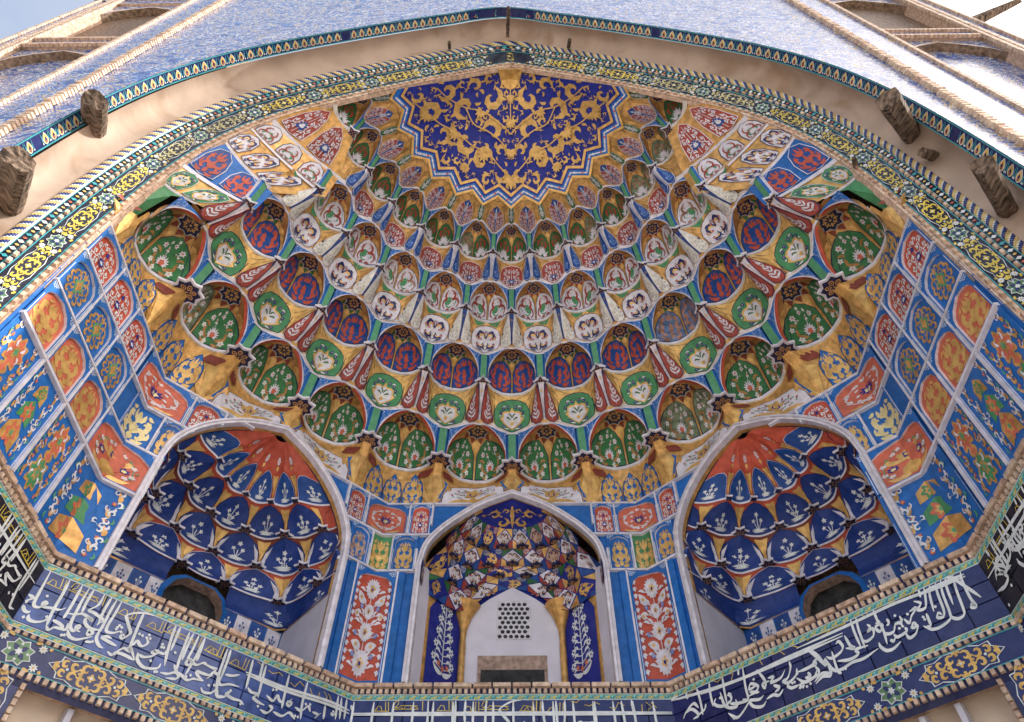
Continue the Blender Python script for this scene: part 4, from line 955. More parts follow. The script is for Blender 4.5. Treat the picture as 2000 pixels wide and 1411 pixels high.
# ------------------------------------------------------------------ panelled walls
L1, L2, L3 = 15.82, 17.5, 19.2
ZG = -EYE / U
NICHE_D = [(3.5, ZC), (3.5, 17.6), (3.38, 18.5), (2.95, 19.4), (2.3, 20.2), (1.3, 21.0), (0.0, 21.6)]
NICHE_B = [(3.35, ZC), (3.38, 17.8), (3.2, 18.7), (2.75, 19.4), (2.1, 20.05), (1.2, 20.75), (0.0, 21.35)]
def arch_z(prof, x):
    x = abs(x); P = prof[::-1]
    for (x0, z0), (x1, z1) in zip(P, P[1:]):
        if x0 <= x <= x1 and x1 > x0: return z0 + (z1 - z0) * (x - x0) / (x1 - x0)
    return ZC
def smooth_prof(prof):
    q = smooth(prof[1:], 4); return [prof[0]] + [(p.x, p.y) for p in q]
ND, NB = smooth_prof(NICHE_D), smooth_prof(NICHE_B)
def fold(wa, wb):
    A, B_ = WM[wa], WM[wb]
    return lambda x, z, o: A(A.L + x, z, o) if x < 0 else B_(x, z, o)
PIECES = {}
def arched(w, h, k=0.78):
    """pointed arch outline in the box -w..w, 0..h"""
    q = min(0.38 * h, 0.75 * w)
    return [(-w, 0.0), (w, 0.0), (w, h - q), (w * 0.9, h - q * 0.6), (w * 0.6, h - q * 0.25), (0, h), (-w * 0.6, h - q * 0.25), (-w * 0.9, h - q * 0.6), (-w, h - q)]
def rayhit(poly, c, a):
    d = Vector((cos(a), sin(a))); best = None
    for i in range(len(poly)):
        p, q = Vector(poly[i]), Vector(poly[(i + 1) % len(poly)]); e = q - p; den = d.x * e.y - d.y * e.x
        if abs(den) < 1e-9: continue
        v = p - Vector(c); t = (v.x * e.y - v.y * e.x) / den; u = (v.x * d.y - v.y * d.x) / den
        if -1e-6 <= u <= 1 + 1e-6 and t > 0 and (best is None or t < best): best = t
    return Vector(c) + d * (best or 0)
def panel(mb, M, x0, x1, z0, z1, bgm, orn, arch=True, field='royal', mx=0.12, mz=0.1, deep=0.09, line='white', oy=2.0, fill=0.92, folded=False):
    xc = (x0 + x1) / 2; hw = (x1 - x0) / 2; H = z1 - z0
    T = lambda x, y, o: M(xc + x, z0 + y, o)
    # blue frame with an opening
    inner = arched(hw - mx, H - mz - 0.13) if arch else [(-(hw - mx), 0), (hw - mx, 0), (hw - mx, H - 2 * mz), (-(hw - mx), H - 2 * mz)]
    inner = [(x, y + mz) for x, y in inner]; rect = [(-hw, 0), (hw, 0), (hw, H), (-hw, H)]
    c = (0, H * 0.45)
    angs = sorted([2 * pi * i / 40 for i in range(40)] + [atan2(p[1] - c[1], p[0] - c[0]) % (2 * pi) for p in rect + inner] + ([pi / 2, 3 * pi / 2] if folded else []))
    I = [rayhit(inner, c, a) for a in angs]; O = [rayhit(rect, c, a) for a in angs]; n = len(angs)
    V = [T(p.x, p.y, deep) for p in O] + [T(p.x, p.y, deep) for p in I] + [T(p.x, p.y, 0.0) for p in I]
    mb.add(V[:2 * n], [(i, (i + 1) % n, n + (i + 1) % n, n + i) for i in range(n)], field)
    mb.add(V[n:], [(i, (i + 1) % n, n + (i + 1) % n, n + i) for i in range(n)], 'white')
    P = [T(p.x, p.y, 0.004) for p in I]
    mid = [T(0, H * (0.1 + 0.8 * k / 6), 0.004) for k in range(7)] if False else None
    if folded:
        for sg in (-1, 1):
            J = [p for p in I if p.x * sg >= -1e-5]; J.sort(key=lambda p: sg * atan2(p.y - c[1], sg * p.x if False else p.x * sg) if True else 0)
            J = [Vector((p.x if abs(p.x) > 1e-4 else 1e-4 * sg, p.y)) for p in J]
            cc = Vector((sg * (hw - mx) * 0.5, c[1])); J.sort(key=lambda p: atan2(p.y - cc.y, p.x - cc.x))
            mb.add([T(cc.x, cc.y, 0.004)] + [T(p.x, p.y, 0.004) for p in J], [(0, 1 + i, 1 + (i + 1) % len(J)) for i in range(len(J))], bgm)
    else:
        mb.add([T(c[0], c[1], 0.004)] + P, [(0, 1 + i, 1 + (i + 1) % n) for i in range(n)], bgm)
    ih = (H - mz - 0.13) if arch else H - 2 * mz
    if orn: orn.put(mb, T, lambda x, y: (x * (hw - mx) * fill * (1 if not arch or y < oy * 0.62 or oy > 3 else 1 - 0.55 * (y / oy - 0.62) / 0.38), mz + ih * 0.03 + y * ih * 0.94 / oy), 0.008, 0.006)
    if arch and field == 'royal':                            # white flower sprays in the corners
        for sg in (-1, 1):
            for i in range(20):
                u_, v_ = (i % 5), (i // 5)
                x = sg * (hw - 0.045 - u_ * 0.07 - 0.012 * v_); y = H - 0.05 - v_ * 0.075 - 0.012 * u_
                if u_ + v_ * 1.3 > 3.6 or abs(x) < 0.05: continue
                a = i * 2.1
                mb.add([T(x + (0.042 if k_ % 2 else 0.016) * cos(a + k_ * 1.05), y + (0.042 if k_ % 2 else 0.016) * sin(a + k_ * 1.05), deep + 0.006) for k_ in range(6)], [(0, 1, 2, 3, 4, 5)], 'glazewhite')
    o2 = Orn()
    for sg in (-1, 1): mb.add([T(sg * (hw - mx * 0.62), 0.03, deep + 0.004), T(sg * (hw - mx * 0.42), 0.03, deep + 0.004), T(sg * (hw - mx * 0.42), H * 0.6, deep + 0.004), T(sg * (hw - mx * 0.62), H * 0.6, deep + 0.004)], [(0, 1, 2, 3)], 'glazewhite')
def bar(mb, M, a, b, w=0.05, o=0.125, mat='white', o0=0.0):
    """raised moulding between wall points a and b"""
    a, b = Vector(a), Vector(b); t = (b - a).normalized(); n = Vector((-t.y, t.x)) * w
    V = [M(*(a + n), o0), M(*(a + n * 0.7), o), M(*(a - n * 0.7), o), M(*(a - n), o0), M(*(b + n), o0), M(*(b + n * 0.7), o), M(*(b - n * 0.7), o), M(*(b - n), o0)]
    mb.add(V, [(0, 1, 5, 4), (1, 2, 6, 5), (2, 3, 7, 6), (0, 3, 2, 1), (4, 5, 6, 7)], mat)

BOX = [(0, 0.05), (0.95, 0.05), (0.98, 1.2), (0.8, 1.6), (0.5, 1.85), (0, 1.98)]
OG, OM, OF, OBL, OVP, OGP = o_arab('gold', 1.2, 2), o_medal('gilt', 'bracket'), o_filigree('glazewhite', 'deep'), o_bluelotus(), o_vasepanel(), o_gardenpanel()
RING = [(0.5, 0.06), (0.96, 0.06), (0.96, 1.94), (0.5, 1.94), (0.55, 1.7), (0.62, 1.45), (0.35, 1.02), (0.62, 0.55), (0.55, 0.3)]
OC0, OC1, OGB, OLG = pack(o_cartouche(0), RING, (0.12, 0.09, 0.065), 'gilt', 6, 1, 0.34, 500, 1), pack(o_cartouche(1), RING, (0.12, 0.09, 0.065), 'glazewhite', 7, 1, 0.26, 260, 1), o_arab('palegold', 1.25, 2), o_arab('gold', 1.3, 2)
WNAME = dict(lside='left side wall of painted panels running up to the portal arch', rside='right side wall of painted panels running up to the portal arch',
             ldiag='left diagonal wall with painted panels round a blue alcove', rdiag='right diagonal wall with painted panels round a blue alcove', back='back wall with painted panels round the white-backed central alcove')
WT = {w: tag(empty('painted_wall', BASE), WNAME[w], 'wall', 'painted walls below the vault') for w in WALLS}
def trim(mb):
    """drop what would stand in an alcove mouth"""
    keep = []
    for i, f in enumerate(mb.f):
        c = sum((Vector(mb.v[k]) for k in f), Vector()) / len(f); hit_ = False
        for w in ('ldiag', 'rdiag', 'back'):
            (x0, y0), (x1, y1) = WALLS[w]; L = WM[w].L; dx, dy = (x1 - x0) / L, (y1 - y0) / L
            s = (c.x - x0) * dx + (c.y - y0) * dy; off = abs((c.x - x0) * dy - (c.y - y0) * dx)
            if off < 0.3 and 0 < s < L:
                u = s - CD[w]; pr = NB if w == 'back' else ND
                if abs(u) < pr[0][0] + 0.05 and c.z < arch_z(pr, u) + 0.05: hit_ = True
        if not hit_: keep.append(i)
    if len(keep) < len(mb.f): mb.f = [mb.f[i] for i in keep]; mb.m = [mb.m[i] for i in keep]
CD = {'ldiag': 4.77, 'rdiag': WM['rdiag'].L - 4.77, 'back': BK[0]}
def add_panel(w, M, *a, name='wall_panel', **k):
    mb = MB(); panel(mb, M, *a, **k)
    if w in ('ldiag', 'rdiag', 'back'): trim(mb)
    if mb.f: obj(name, mb, WT[w])
for w in ('lside', 'rside'):
    M = WM[w]; left = w == 'lside'
    mb = MB(); mb.add([M(-0.1, ZC - 0.2, 0), M(M.L, ZC - 0.2, 0), M(M.L, ZT, 0), M(-0.1, ZT, 0)] if left else [M(0, ZC - 0.2, 0), M(M.L + 0.1, ZC - 0.2, 0), M(M.L + 0.1, ZT, 0), M(0, ZT, 0)], [(0, 1, 2, 3)], 'royal'); obj('wall_face', mb, WT[w])
    cols = [0.0, 1.48, 2.97, 4.45]
    if not left: cols = [M.L - c for c in cols[::-1]]
    for i in range(3):
        a, b = cols[i], cols[i + 1]; kk = i if left else 2 - i
        add_panel(w, M, a, b, ZC, L1, 'royal', OC0 if kk % 2 == 0 else OC1, arch=False, mx=0.06, mz=0.05, deep=0.05)
        add_panel(w, M, a, b, L1, L2, 'coral', OG); add_panel(w, M, a, b, L2, L3, 'royal', OM); add_panel(w, M, a, b, L3, ZT, 'rust', OF)
    lo, hi = (0, 4.45) if left else (M.L - 4.45, M.L)
    for z in (L1, L2, L3, ZT):
        mb = MB(); bar(mb, M, (0, z), (M.L, z), 0.045 if z > L1 else 0.062); obj('moulding', mb, WT[w])
    for c in cols:
        if abs(c - (0 if left else M.L)) < 0.01: continue
        for z0, z1 in ((ZC, L1), (L1, L2), (L2, L3), (L3, ZT)):
            mb = MB(); bar(mb, M, (c, z0 + 0.06), (c, z1 - 0.06), 0.05 if z0 < L1 else 0.038); obj('moulding', mb, WT[w])
def wall_face(w, prof, c):
    M = WM[w]; mb = MB(); P = [(c - x, z) for x, z in prof] + [(c + x, z) for x, z in prof[::-1][1:]]
    top = ZT
    for (xa, za), (xb, zb) in zip(P, P[1:]):
        if xb - xa < 1e-6: continue
        mb.add([M(xa, min(za, top), 0), M(xb, min(zb, top), 0), M(xb, top, 0), M(xa, top, 0)], [(0, 1, 2, 3)], 'royal')
    mb.add([M(0, ZC - 0.2, 0), M(P[0][0], ZC - 0.2, 0), M(P[0][0], top, 0), M(0, top, 0)], [(0, 1, 2, 3)], 'royal'); mb.add([M(P[-1][0], ZC - 0.2, 0), M(M.L, ZC - 0.2, 0), M(M.L, top, 0), M(P[-1][0], top, 0)], [(0, 1, 2, 3)], 'royal')
    obj('wall_face', mb, WT[w])
CD = {'ldiag': 4.77, 'rdiag': WM['rdiag'].L - 4.77, 'back': BK[0]}
for w, pr in (('ldiag', ND), ('rdiag', ND), ('back', NB)): wall_face(w, pr, CD[w])
# folded panels in the corners
for wa, wb, own in (('lside', 'ldiag', 'lside'), ('rdiag', 'rside', 'rside')):
    M = fold(wa, wb)
    add_panel(own, M, -1.46, 1.28, ZC, L1, 'royal', OC1, arch=False, mx=0.06, mz=0.05, deep=0.05, folded=True); add_panel(own, M, -1.46, 1.28, L1, L2, 'coral', OVP, folded=True)
    add_panel(own, M, -0.72, 0.72, L2, L3, 'royal', OGB, arch=False, mx=0.05, mz=0.05, folded=True); add_panel(own, M, -1.3, 1.3, L3, ZT, 'coral', OBL, folded=True)
    diag = wb if own == 'lside' else wa; D = WM[diag]; flip = own != 'lside'
    q = lambda a: D.L - a if flip else a
    for a, b, z0, z1, bgm, orn in ((0.72, 1.62, L2, L3, 'royal', OLG), (1.3, 2.5, L3, ZT, 'rust', OF)):
        s0, s1 = sorted((q(a), q(b))); add_panel(diag, D, s0, s1, z0, z1, bgm, orn)
    mb = MB(); s0, s1 = sorted((q(2.5), q(3.6))); D_ = D
    bar(mb, D, (s0 if flip else s0, ZT), (s1, ZT), 0.05); obj('moulding', mb, WT[diag])
    for z, e in ((L1, 1.28), (L2, 1.32), (L3, 1.75), (ZT, 2.9)):
        mb = MB(); bar(mb, D, (q(0.0), z), (q(e), z), 0.06); obj('moulding', mb, WT[diag])
    for c, z0, z1 in ((1.28, ZC, L1), (1.3, L1, L2), (0.72, L2, L3), (1.3, L3, ZT), (2.5, L3 + 0.9, ZT)):
        mb = MB(); bar(mb, D, (q(c), z0), (q(c), z1), 0.045); obj('moulding', mb, WT[diag])
for wa, wb, sgn in (('ldiag', 'back', 1), ('back', 'rdiag', -1)):
    M = fold(wa, wb)
    add_panel('back', M, -0.8, 0.8, ZC, L2 - 0.05, 'rust', OGP, oy=4.0, mx=0.1, folded=True); add_panel('back', M, -0.46, 0.46, L2, L3, 'leafgreen', OLG, arch=False, mx=0.04, mz=0.04, folded=True)
    add_panel('back', M, -0.95, 0.95, L3, ZT, 'coral', OBL, folded=True)
    for s in (-1, 1):
        own = wa if s < 0 else wb; worn = (sgn > 0 and s < 0)
        x0, x1 = sorted((s * 0.46, s * 1.42)); add_panel(own, M, x0, x1, L2, L3, 'royal', o_arab('worn', 1.2, 2) if worn else OLG)
        x0, x1 = sorted((s * 0.95, s * 1.85)); add_panel(own, M, x0, x1, L3, ZT, 'rust', OF)
        mb = MB(); x0, x1 = sorted((s * 0.85, s * 1.12)); mb.add([M(x0, ZC, 0.12), M(x1, ZC, 0.12), M(x1, L2 - 0.1, 0.12), M(x0, L2 - 0.1, 0.12), M(x0, ZC, 0), M(x1, ZC, 0), M(x1, L2 - 0.1, 0), M(x0, L2 - 0.1, 0)], [(0, 1, 2, 3), (0, 3, 7, 4), (1, 5, 6, 2), (3, 2, 6, 7)], 'royal'); obj('blue_strip', mb, WT[own])
        for z, e in ((L2, 1.45), (L3, 1.9), (ZT, 3.3)):
            mb = MB(); x0, x1 = sorted((0.0001 * s, s * e)); bar(mb, M, (x0, z), (x1, z), 0.055); obj('moulding', mb, WT[own])
        for c, z0, z1 in ((0.84, ZC, L2), (0.46, L2, L3), (1.42, L2, L2 + 1.0), (0.95, L3, ZT), (1.85, L3 + 0.5, ZT)):
            mb = MB(); bar(mb, M, (s * c, z0), (s * c, z1), 0.045); obj('moulding', mb, WT[own])
for w in ('ldiag', 'rdiag'):
    M = WM[w]; fl = w == 'rdiag'; q = lambda a: M.L - a if fl else a
    mb = MB(); s0, s1 = sorted((q(1.3), q(1.36))); obj('moulding', mb, WT[w]) if False else None

# ------------------------------------------------------------------ alcoves
def frame_niche(th, M, c, prof, mat='white'):
    P = [(c - x, z) for x, z in prof] + [(c + x, z) for x, z in prof[::-1][1:]]
    cen = (c, 16.5)
    N = []
    for i in range(len(P)):
        a = Vector(P[max(0, i - 1)]); b = Vector(P[min(len(P) - 1, i + 1)]); t = (b - a).normalized(); N.append(Vector((-t.y, t.x)))
    def ring(d, o): return [M(P[i][0] + N[i].x * d, P[i][1] + N[i].y * d, o) for i in range(len(P))]
    mb = MB(); n = len(P)
    for (d0, o0), (d1, o1), m in (((0.2, 0.0), (0.18, 0.16), mat), ((0.18, 0.16), (0.08, 0.2), mat), ((0.08, 0.2), (0.06, 0.14), mat), ((0.06, 0.14), (-0.02, 0.14), mat), ((-0.02, 0.14), (-0.03, -0.12), mat), ((-0.03, -0.12), (-0.04, -0.3), 'gilt'), ((-0.04, -0.3), (-0.04, -0.36), 'navy')):
        A, B_ = ring(d0, o0), ring(d1, o1); mb.add(A + B_, [(i, i + 1, n + i + 1, n + i) for i in range(n - 1)], m)
    obj('arch_frame', mb, th)
BUSH = [o_bush('glazewhite', 0), o_bush('glazewhite', 1), o_bush('glazewhite', 2)]
def blue_alcove(w):
    th = tag(empty('alcove', BASE), 'blue muqarnas alcove with white flowers in the %s diagonal wall' % ('left' if w == 'ldiag' else 'right'), 'alcove', 'alcoves in the walls')
    M = WM[w]; c = CD[w]; prof = ND; frame_niche(th, M, c, prof)
    Q = lambda x, d, z: M(c + x, z, -d)
    eye = CAMP
    def aw(z):
        P = prof
        for (x0, z0), (x1, z1) in zip(P, P[1:]):
            if z0 <= z <= z1 and z1 > z0: return x0 + (x1 - x0) * (z - z0) / (z1 - z0)
        return 0.1
    RG = [(0.25, 21.35), (1.0, 20.55), (1.9, 19.7), (2.85, 18.9), (3.2, 17.75), (3.36, 16.75), (3.42, 15.85)]
    ST = radians(30)
    def rr_(j, ph):
        r, z = RG[j]; ph0 = 0.0 if j % 2 == 1 else 0.5        # cell centres of the row that ends on ring j
        bul = abs(((ph - ph0 + 0.5) % 1.0) - 0.5) * 2         # 0 at the centre, 1 at the pendant
        r = r + (0.10 + 0.04 * j) * (1 - bul ** 1.6) if 0 < j < 6 else r
        a = abs(ph) * 30.0; k = min(1, max(0, (a - 62) / 26)); k = k * k * (3 - 2 * k)
        R2 = max(r, aw(z) + 0.05)
        if j >= 4:                                            # the plan squares off low down
            rs = min(3.42 / max(0.05, abs(sin(ph * ST))), 3.1 / max(0.05, abs(cos(ph * ST)))); q = (j - 3) / 3.0; r = r + (min(rs, 4.4) - r) * q
            return r, z
        return r + (R2 - r) * k, z
    def surf(j):
        def S(ph, t):
            r0, z0 = rr_(j - 1, ph); r1, z1 = rr_(j, ph)
            r = r0 + (r1 - r0) * t; z = z0 + (z1 - z0) * t
            r += 0.16 * sin(pi * min(1, max(0, t)))
            return Q(r * sin(ph * ST), 0.12 + max(0.0, r * cos(ph * ST)), z)
        return S
    fields = {1: 'rust', 2: 'rust', 3: 'rust', 4: 'maroon', 5: 'rust', 6: 'shadedblue'}
    for j in range(1, 7):
        S = surf(j); M2 = onsurf(S, 0.1, 0.5, eye)
        mb = MB()
        if j < 6: mb.grid(S, [-3 + i / 8 for i in range(49)], [0, 0.25, 0.5, 0.75, 1.0], fields[j])
        else:
            for g0 in (-3, 0.62): mb.grid(S, [g0 + (2.38) * i / 16 for i in range(17)], [0, 0.25, 0.5, 0.75, 1.0], fields[j])

        if 1 < j < 6: mb.grid(lambda p, v: M2(p, 0.955 + 0.05 * v, 0.05), [-3 + i / 12 for i in range(73)], [0, 1], 'white')
        if j == 6:
            for g0 in (-3, 0.62): mb.grid(lambda p, v: M2(p, 0.94 + 0.07 * v, 0.03), [g0 + 2.38 * i / 24 for i in range(25)], [0, 1], 'gilt')
        obj('row_field', mb, th)
        ph = -3.0 + (0.0 if j % 2 == 1 else 0.5)
        while ph <= 3.01:
            S2 = lambda x, t, ph=ph: S(max(-3, min(3, ph + x)), t)
            if abs(ph) < 2.9 or True:
                M3 = onsurf(lambda x, t, ph=ph: S(ph + x, t), 0.02, 0.5, eye)
                mb = MB(); kd = int(abs(ph) * 2 + j)
                if j == 1:
                    o_ = Orn(); o_.flower((0, 1.0), 0.3, 'white', 'coral', 1, 8); o_.leaf([(0, 1.4), (0, 1.9)], 0.25, 'gold', 1, 0.3, 3); o_.put(mb, M3, lambda x, y: (x * 0.4, 0.1 + y * 0.45), 0.02)
                    obj('painted_petal', mb, th)
                elif j < 6:
                    top = 0.02 if j != 3 else 0.05
                    wd = 0.42 if j == 2 else 0.455
                    P = [(0, top), (wd * 0.42, 0.07), (wd * 0.8, 0.2), (wd * 0.98, 0.42), (wd * 1.03, 0.7), (wd * 1.0, 0.955), (-wd * 1.0, 0.955), (-wd * 1.03, 0.7), (-wd * 0.98, 0.42), (-wd * 0.8, 0.2), (-wd * 0.42, 0.07)]
                    patch(mb, M3, P, 'shadedblue' if j != 2 else 'blue', 0.04, 0.15, (0.6,), thick=0.08, centre=(0, 0.62)); band(mb, M3, P, 0.012, 'white' if j in (2, 5) else 'navy', 0.046)
                    BUSH[kd % 3].put(mb, M3, lambda x, y: (x * wd * 0.72, 0.92 - y * 0.40), 0.05)
                    if j in (4, 5):
                        for sg in (-1, 1):
                            patch(mb, M3, [(sg * wd * 0.86, 0.95), (sg * (wd * 0.86), 0.62), (sg * wd * 0.62, 0.2), (sg * wd * 0.92, 0.4), (sg * wd * 1.02, 0.7), (sg * wd * 1.0, 0.95)], 'white', 0.055, 0.2, (), centre=(sg * wd * 0.88, 0.6))
                    for sg in (-1, 1):                        # gilt blades beside each cell
                        patch(mb, M3, [(sg * 0.5, 0.98), (sg * 0.47, 0.5), (sg * 0.34, 0.08), (sg * 0.5, 0.1)], 'gold', 0.02, 0.3, ())
                    obj('blue_cell', mb, th)
                else:
                    if abs(ph) < 0.6: ph += 1.0; continue
                    P = [(-0.44, 0.08), (0.44, 0.08), (0.44, 0.9), (-0.44, 0.9)]
                    patch(mb, M3, P, 'shadedblue', 0.03, 0.15, (0.5,)); BUSH[kd % 3].put(mb, M3, lambda x, y: (x * 0.36, 0.9 - y * 0.4), 0.034); obj('tile', mb, th)
            ph += 1.0
        if 1 < j < 6:                                         # star plates at the pendants
            ph = -2.5 + (0.0 if j % 2 == 1 else 0.5)
            while ph <= 2.51:
                r, z = rr_(j, ph); r -= 0.06; px, pd = r * sin(ph * ST), 0.12 + r * cos(ph * ST)
                R1 = 0.16 if j == 2 else 0.3
                mb = MB(); MPl = lambda x, y, o: Q(px + x, pd + y, z - 0.02 - o)
                st = star_pts(4 if j == 2 else 6, R1, R1 * 0.6); patch(mb, MPl, [(x * 1.15, y * 1.15) for x, y in st], 'white', 0, 9, (), thick=0.08); patch(mb, MPl, st, 'navy', 0.015, 9, ())
                if j > 2: o_star('bronze', 6).put(mb, MPl, lambda x, y: (x * R1 * 0.8, y * R1 * 0.8), 0.018, 0.003)
                obj('pendant_star', mb, th); ph += 1.0
    # plain walls, floor and window
    mb = MB(); zb = ZC - 0.1
    pts = [(-3.42, 0.1), (-3.42, 3.2), (3.42, 3.2), (3.42, 0.1)]
    for (xa, da), (xb, db) in zip(pts, pts[1:]):
        if da != db: mb.add([Q(xa, da, zb), Q(xb, db, zb), Q(xb, db, 15.9), Q(xa, da, 15.9)], [(0, 1, 2, 3)], 'limewash')
        else:
            for u0, u1, za, zz in ((-3.42, -1.05, zb, 15.9), (1.05, 3.42, zb, 15.9)): mb.add([Q(u0, da, za), Q(u1, da, za), Q(u1, da, zz), Q(u0, da, zz)], [(0, 1, 2, 3)], 'royal')
    mb.add([Q(-3.42, 0.0, zb), Q(3.42, 0.0, zb), Q(3.42, 3.2, zb), Q(-3.42, 3.2, zb)], [(0, 1, 2, 3)], 'limewash'); obj('lower_wall', mb, th)
    for i, x in enumerate((-3.1, -2.5, -1.9, -1.35, 1.35, 1.9, 2.5, 3.1)):
        mb = MB(); MPl = lambda u, v, o: Q(x + u, 3.17 - o, 15.45 + v)
        patch(mb, MPl, [(-0.27, -0.42), (0.27, -0.42), (0.27, 0.36), (-0.27, 0.36)], 'white' if i % 2 else 'blue', 0.0, 9, ()); o_bush('blue' if i % 2 else 'glazewhite', i % 3).put(mb, MPl, lambda u, v: (u * 0.25, -0.4 + v * 0.36), 0.006)
        obj('tile', mb, th)
    mb = MB(); W = [(-1.05, zb), (-1.05, 15.5), (-0.85, 15.95), (-0.5, 16.2), (0.5, 16.2), (0.85, 15.95), (1.05, 15.5), (1.05, zb)]
    F0 = [Q(x * 1.16, 3.12, z + (0.16 if z > 14 else 0)) for x, z in W]; F1 = [Q(x, 3.0, z) for x, z in W]; F2 = [Q(x, 3.5, z) for x, z in W]; n = len(W)
    mb.add(F0 + F1, [(i, i + 1, n + i + 1, n + i) for i in range(n - 1)], 'royal'); mb.add(F1 + F2, [(i, i + 1, n + i + 1, n + i) for i in range(n - 1)], 'worn'); mb.add(F2, [tuple(range(n))], 'void')
    obj('window_opening', mb, th)
for w in ('ldiag', 'rdiag'): blue_alcove(w)

def centre_alcove():
    th = tag(empty('alcove', BASE), 'central alcove with faceted painted vault, white back wall and pierced lattice', 'alcove', 'alcoves in the walls')
    M = WM['back']; c = CD['back']; frame_niche(th, M, c, NB); Q = lambda x, d, z: M(c + x, z, -d)
    zb = ZC - 0.1; DP = 2.3
    mb = MB()                                                # white back wall with an arched head
    head = [(-1.75, zb), (-1.75, 16.9), (-1.5, 17.5), (-0.9, 18.0), (0, 18.55), (0.9, 18.0), (1.5, 17.5), (1.75, 16.9), (1.75, zb)]
    mb.add([Q(0, DP, 16)] + [Q(x, DP, z) for x, z in head], [(0, 1 + i, 1 + (i + 1) % len(head)) for i in range(len(head))], 'limewash')
    for sg in (-1, 1): mb.add([Q(sg * 3.4, -0.02, zb), Q(sg * 3.08, 0.78, zb), Q(sg * 3.08, 0.78, 18.2), Q(sg * 3.4, -0.02, 18.2)], [(0, 1, 2, 3)], 'limewash')
    mb.add([Q(-3.3, 0, zb), Q(3.3, 0, zb), Q(3.3, DP, zb), Q(-3.3, DP, zb)], [(0, 1, 2, 3)], 'limewash'); mb.add([Q(-2.6, DP + 0.04, 16.4), Q(2.6, DP + 0.04, 16.4), Q(2.6, DP + 0.04, 19.6), Q(-2.6, DP + 0.04, 19.6)], [(0, 1, 2, 3)], 'deep'); obj('back_wall', mb, th)
    mb = MB()                                                # rectangular opening: its dark depth is a flat black slab
    x0, x1, z0, z1 = -1.28, 1.26, zb, 15.55
    mb.add([Q(x0, DP - 0.012, z0), Q(x1, DP - 0.012, z0), Q(x1, DP - 0.012, z1), Q(x0, DP - 0.012, z1), Q(x0 + 0.12, DP + 0.3, z0), Q(x1 - 0.12, DP + 0.3, z0), Q(x1 - 0.12, DP + 0.3, z1 - 0.5), Q(x0 + 0.12, DP + 0.3, z1 - 0.5)], [(0, 3, 7, 4), (1, 5, 6, 2), (3, 2, 6, 7)], 'worn')
    mb.box(Q(0, DP - 0.01, (z0 + z1) / 2 - 0.02), (1.26, 0.006, (z1 - z0) / 2), 'worn'); mb.box(Q(0, DP - 0.03, 14.35), (1.14, 0.02, 0.62), 'void'); obj('window_opening', mb, th)
    mb = MB(); n = 0                                         # pierced lattice: flat black hexagons paint the dark of its holes
    mb.box(Q(0.05, DP - 0.01, 17.05), (0.66, 0.02, 0.85), 'white'); obj('lattice', mb, th)
    hex_ = MB(); hex_.add([(0, 0, 0)] + [(0.085 * cos(k * pi / 3), -0.0, 0.085 * sin(k * pi / 3)) for k in range(6)], [(0, 1 + k, 1 + (k + 1) % 6) for k in range(6)], 'void'); hm = hex_.mesh('painted_hole')
    for i in range(6):
        for j in range(8):
            x = -0.5 + i * 0.21 + (0.105 if j % 2 else 0) + 0.02; z = 16.32 + j * 0.2
            if x > 0.66 or (j == 7 and abs(x - 0.05) > 0.45): continue
            p = Q(x, DP - 0.034, z); obj('painted_hole', hm, th, (p.x * U, p.y * U, p.z * U))
    for sg in (-1, 1):                                       # gilt columns and blue side panels
        mb = MB()
        for k in range(6):
            a = pi * k / 5; 
        prof = [(0.13, zb), (0.12, 15.8), (0.1, 16.2), (0.14, 16.6), (0.3, 17.1), (0.62, 17.6)]
        mb.grid(lambda a, v: Q(sg * 1.85 + prof[v][0] * cos(a), DP - 0.05 - prof[v][0] * sin(a), prof[v][1]), [pi * k / 8 for k in range(9)], range(6), 'gilt'); obj('gilt_column', mb, th)
        A, B_ = (1.98, DP), (3.1, 0.75)
        S = lambda u, z: Q(sg * (A[0] + (B_[0] - A[0]) * u), A[1] + (B_[1] - A[1]) * u, z)
        M2 = onsurf(S, 0.5, 15.5, CAMP)
        mb = MB(); mb.add([S(-0.1, zb), S(1.1, zb), S(1.1, 18.2), S(-0.1, 18.2)], [(0, 1, 2, 3)], 'gilt')
        P = [(0.03, zb + 0.05), (0.9, zb + 0.05), (0.92, 16.6), (0.7, 17.3), (0.46, 17.75), (0.2, 17.3), (0.02, 16.6)]
        patch(mb, M2, P, 'deep', 0.03, 0.5, (0.5,)); o_gardenpanel_small().put(mb, M2, lambda x, y: (0.46 + x * 0.34, 14.3 + y * 0.8), 0.034); obj('side_panel', mb, th)
    # faceted vault
    RG = [(0.0, 21.2), (1.45, 20.6), (2.1, 19.85), (2.55, 19.15), (2.85, 18.45), (3.05, 17.65)]
    cols = ['white', 'red', 'gold', 'blue', 'white', 'green', 'worn', 'gilt']
    def node(j, ph):
        r, z = RG[j]; a = ph * radians(22.5)
        q_ = min(1.0, max(0.0, (cos(a) - 0.80) / 0.2)); z = (z, z, 19.7 + 0.25 * q_, 18.85 + 0.5 * q_, 17.95 + 1.05 * q_, 17.05 + 1.45 * q_)[j]; x = r * sin(a); d = r * cos(a) * 0.72 + 0.15
        ax_ = 3.3 if z < 18 else max(0.3, 3.3 - (z - 18) * 0.95)
        if abs(ph) > 3.4: x = math.copysign(max(abs(x), ax_), x)
        return Q(x, d, z)
    OWA, OFR, OGA = o_shieldC(), o_filigree('white'), o_arab('gold', 1.2, 2)
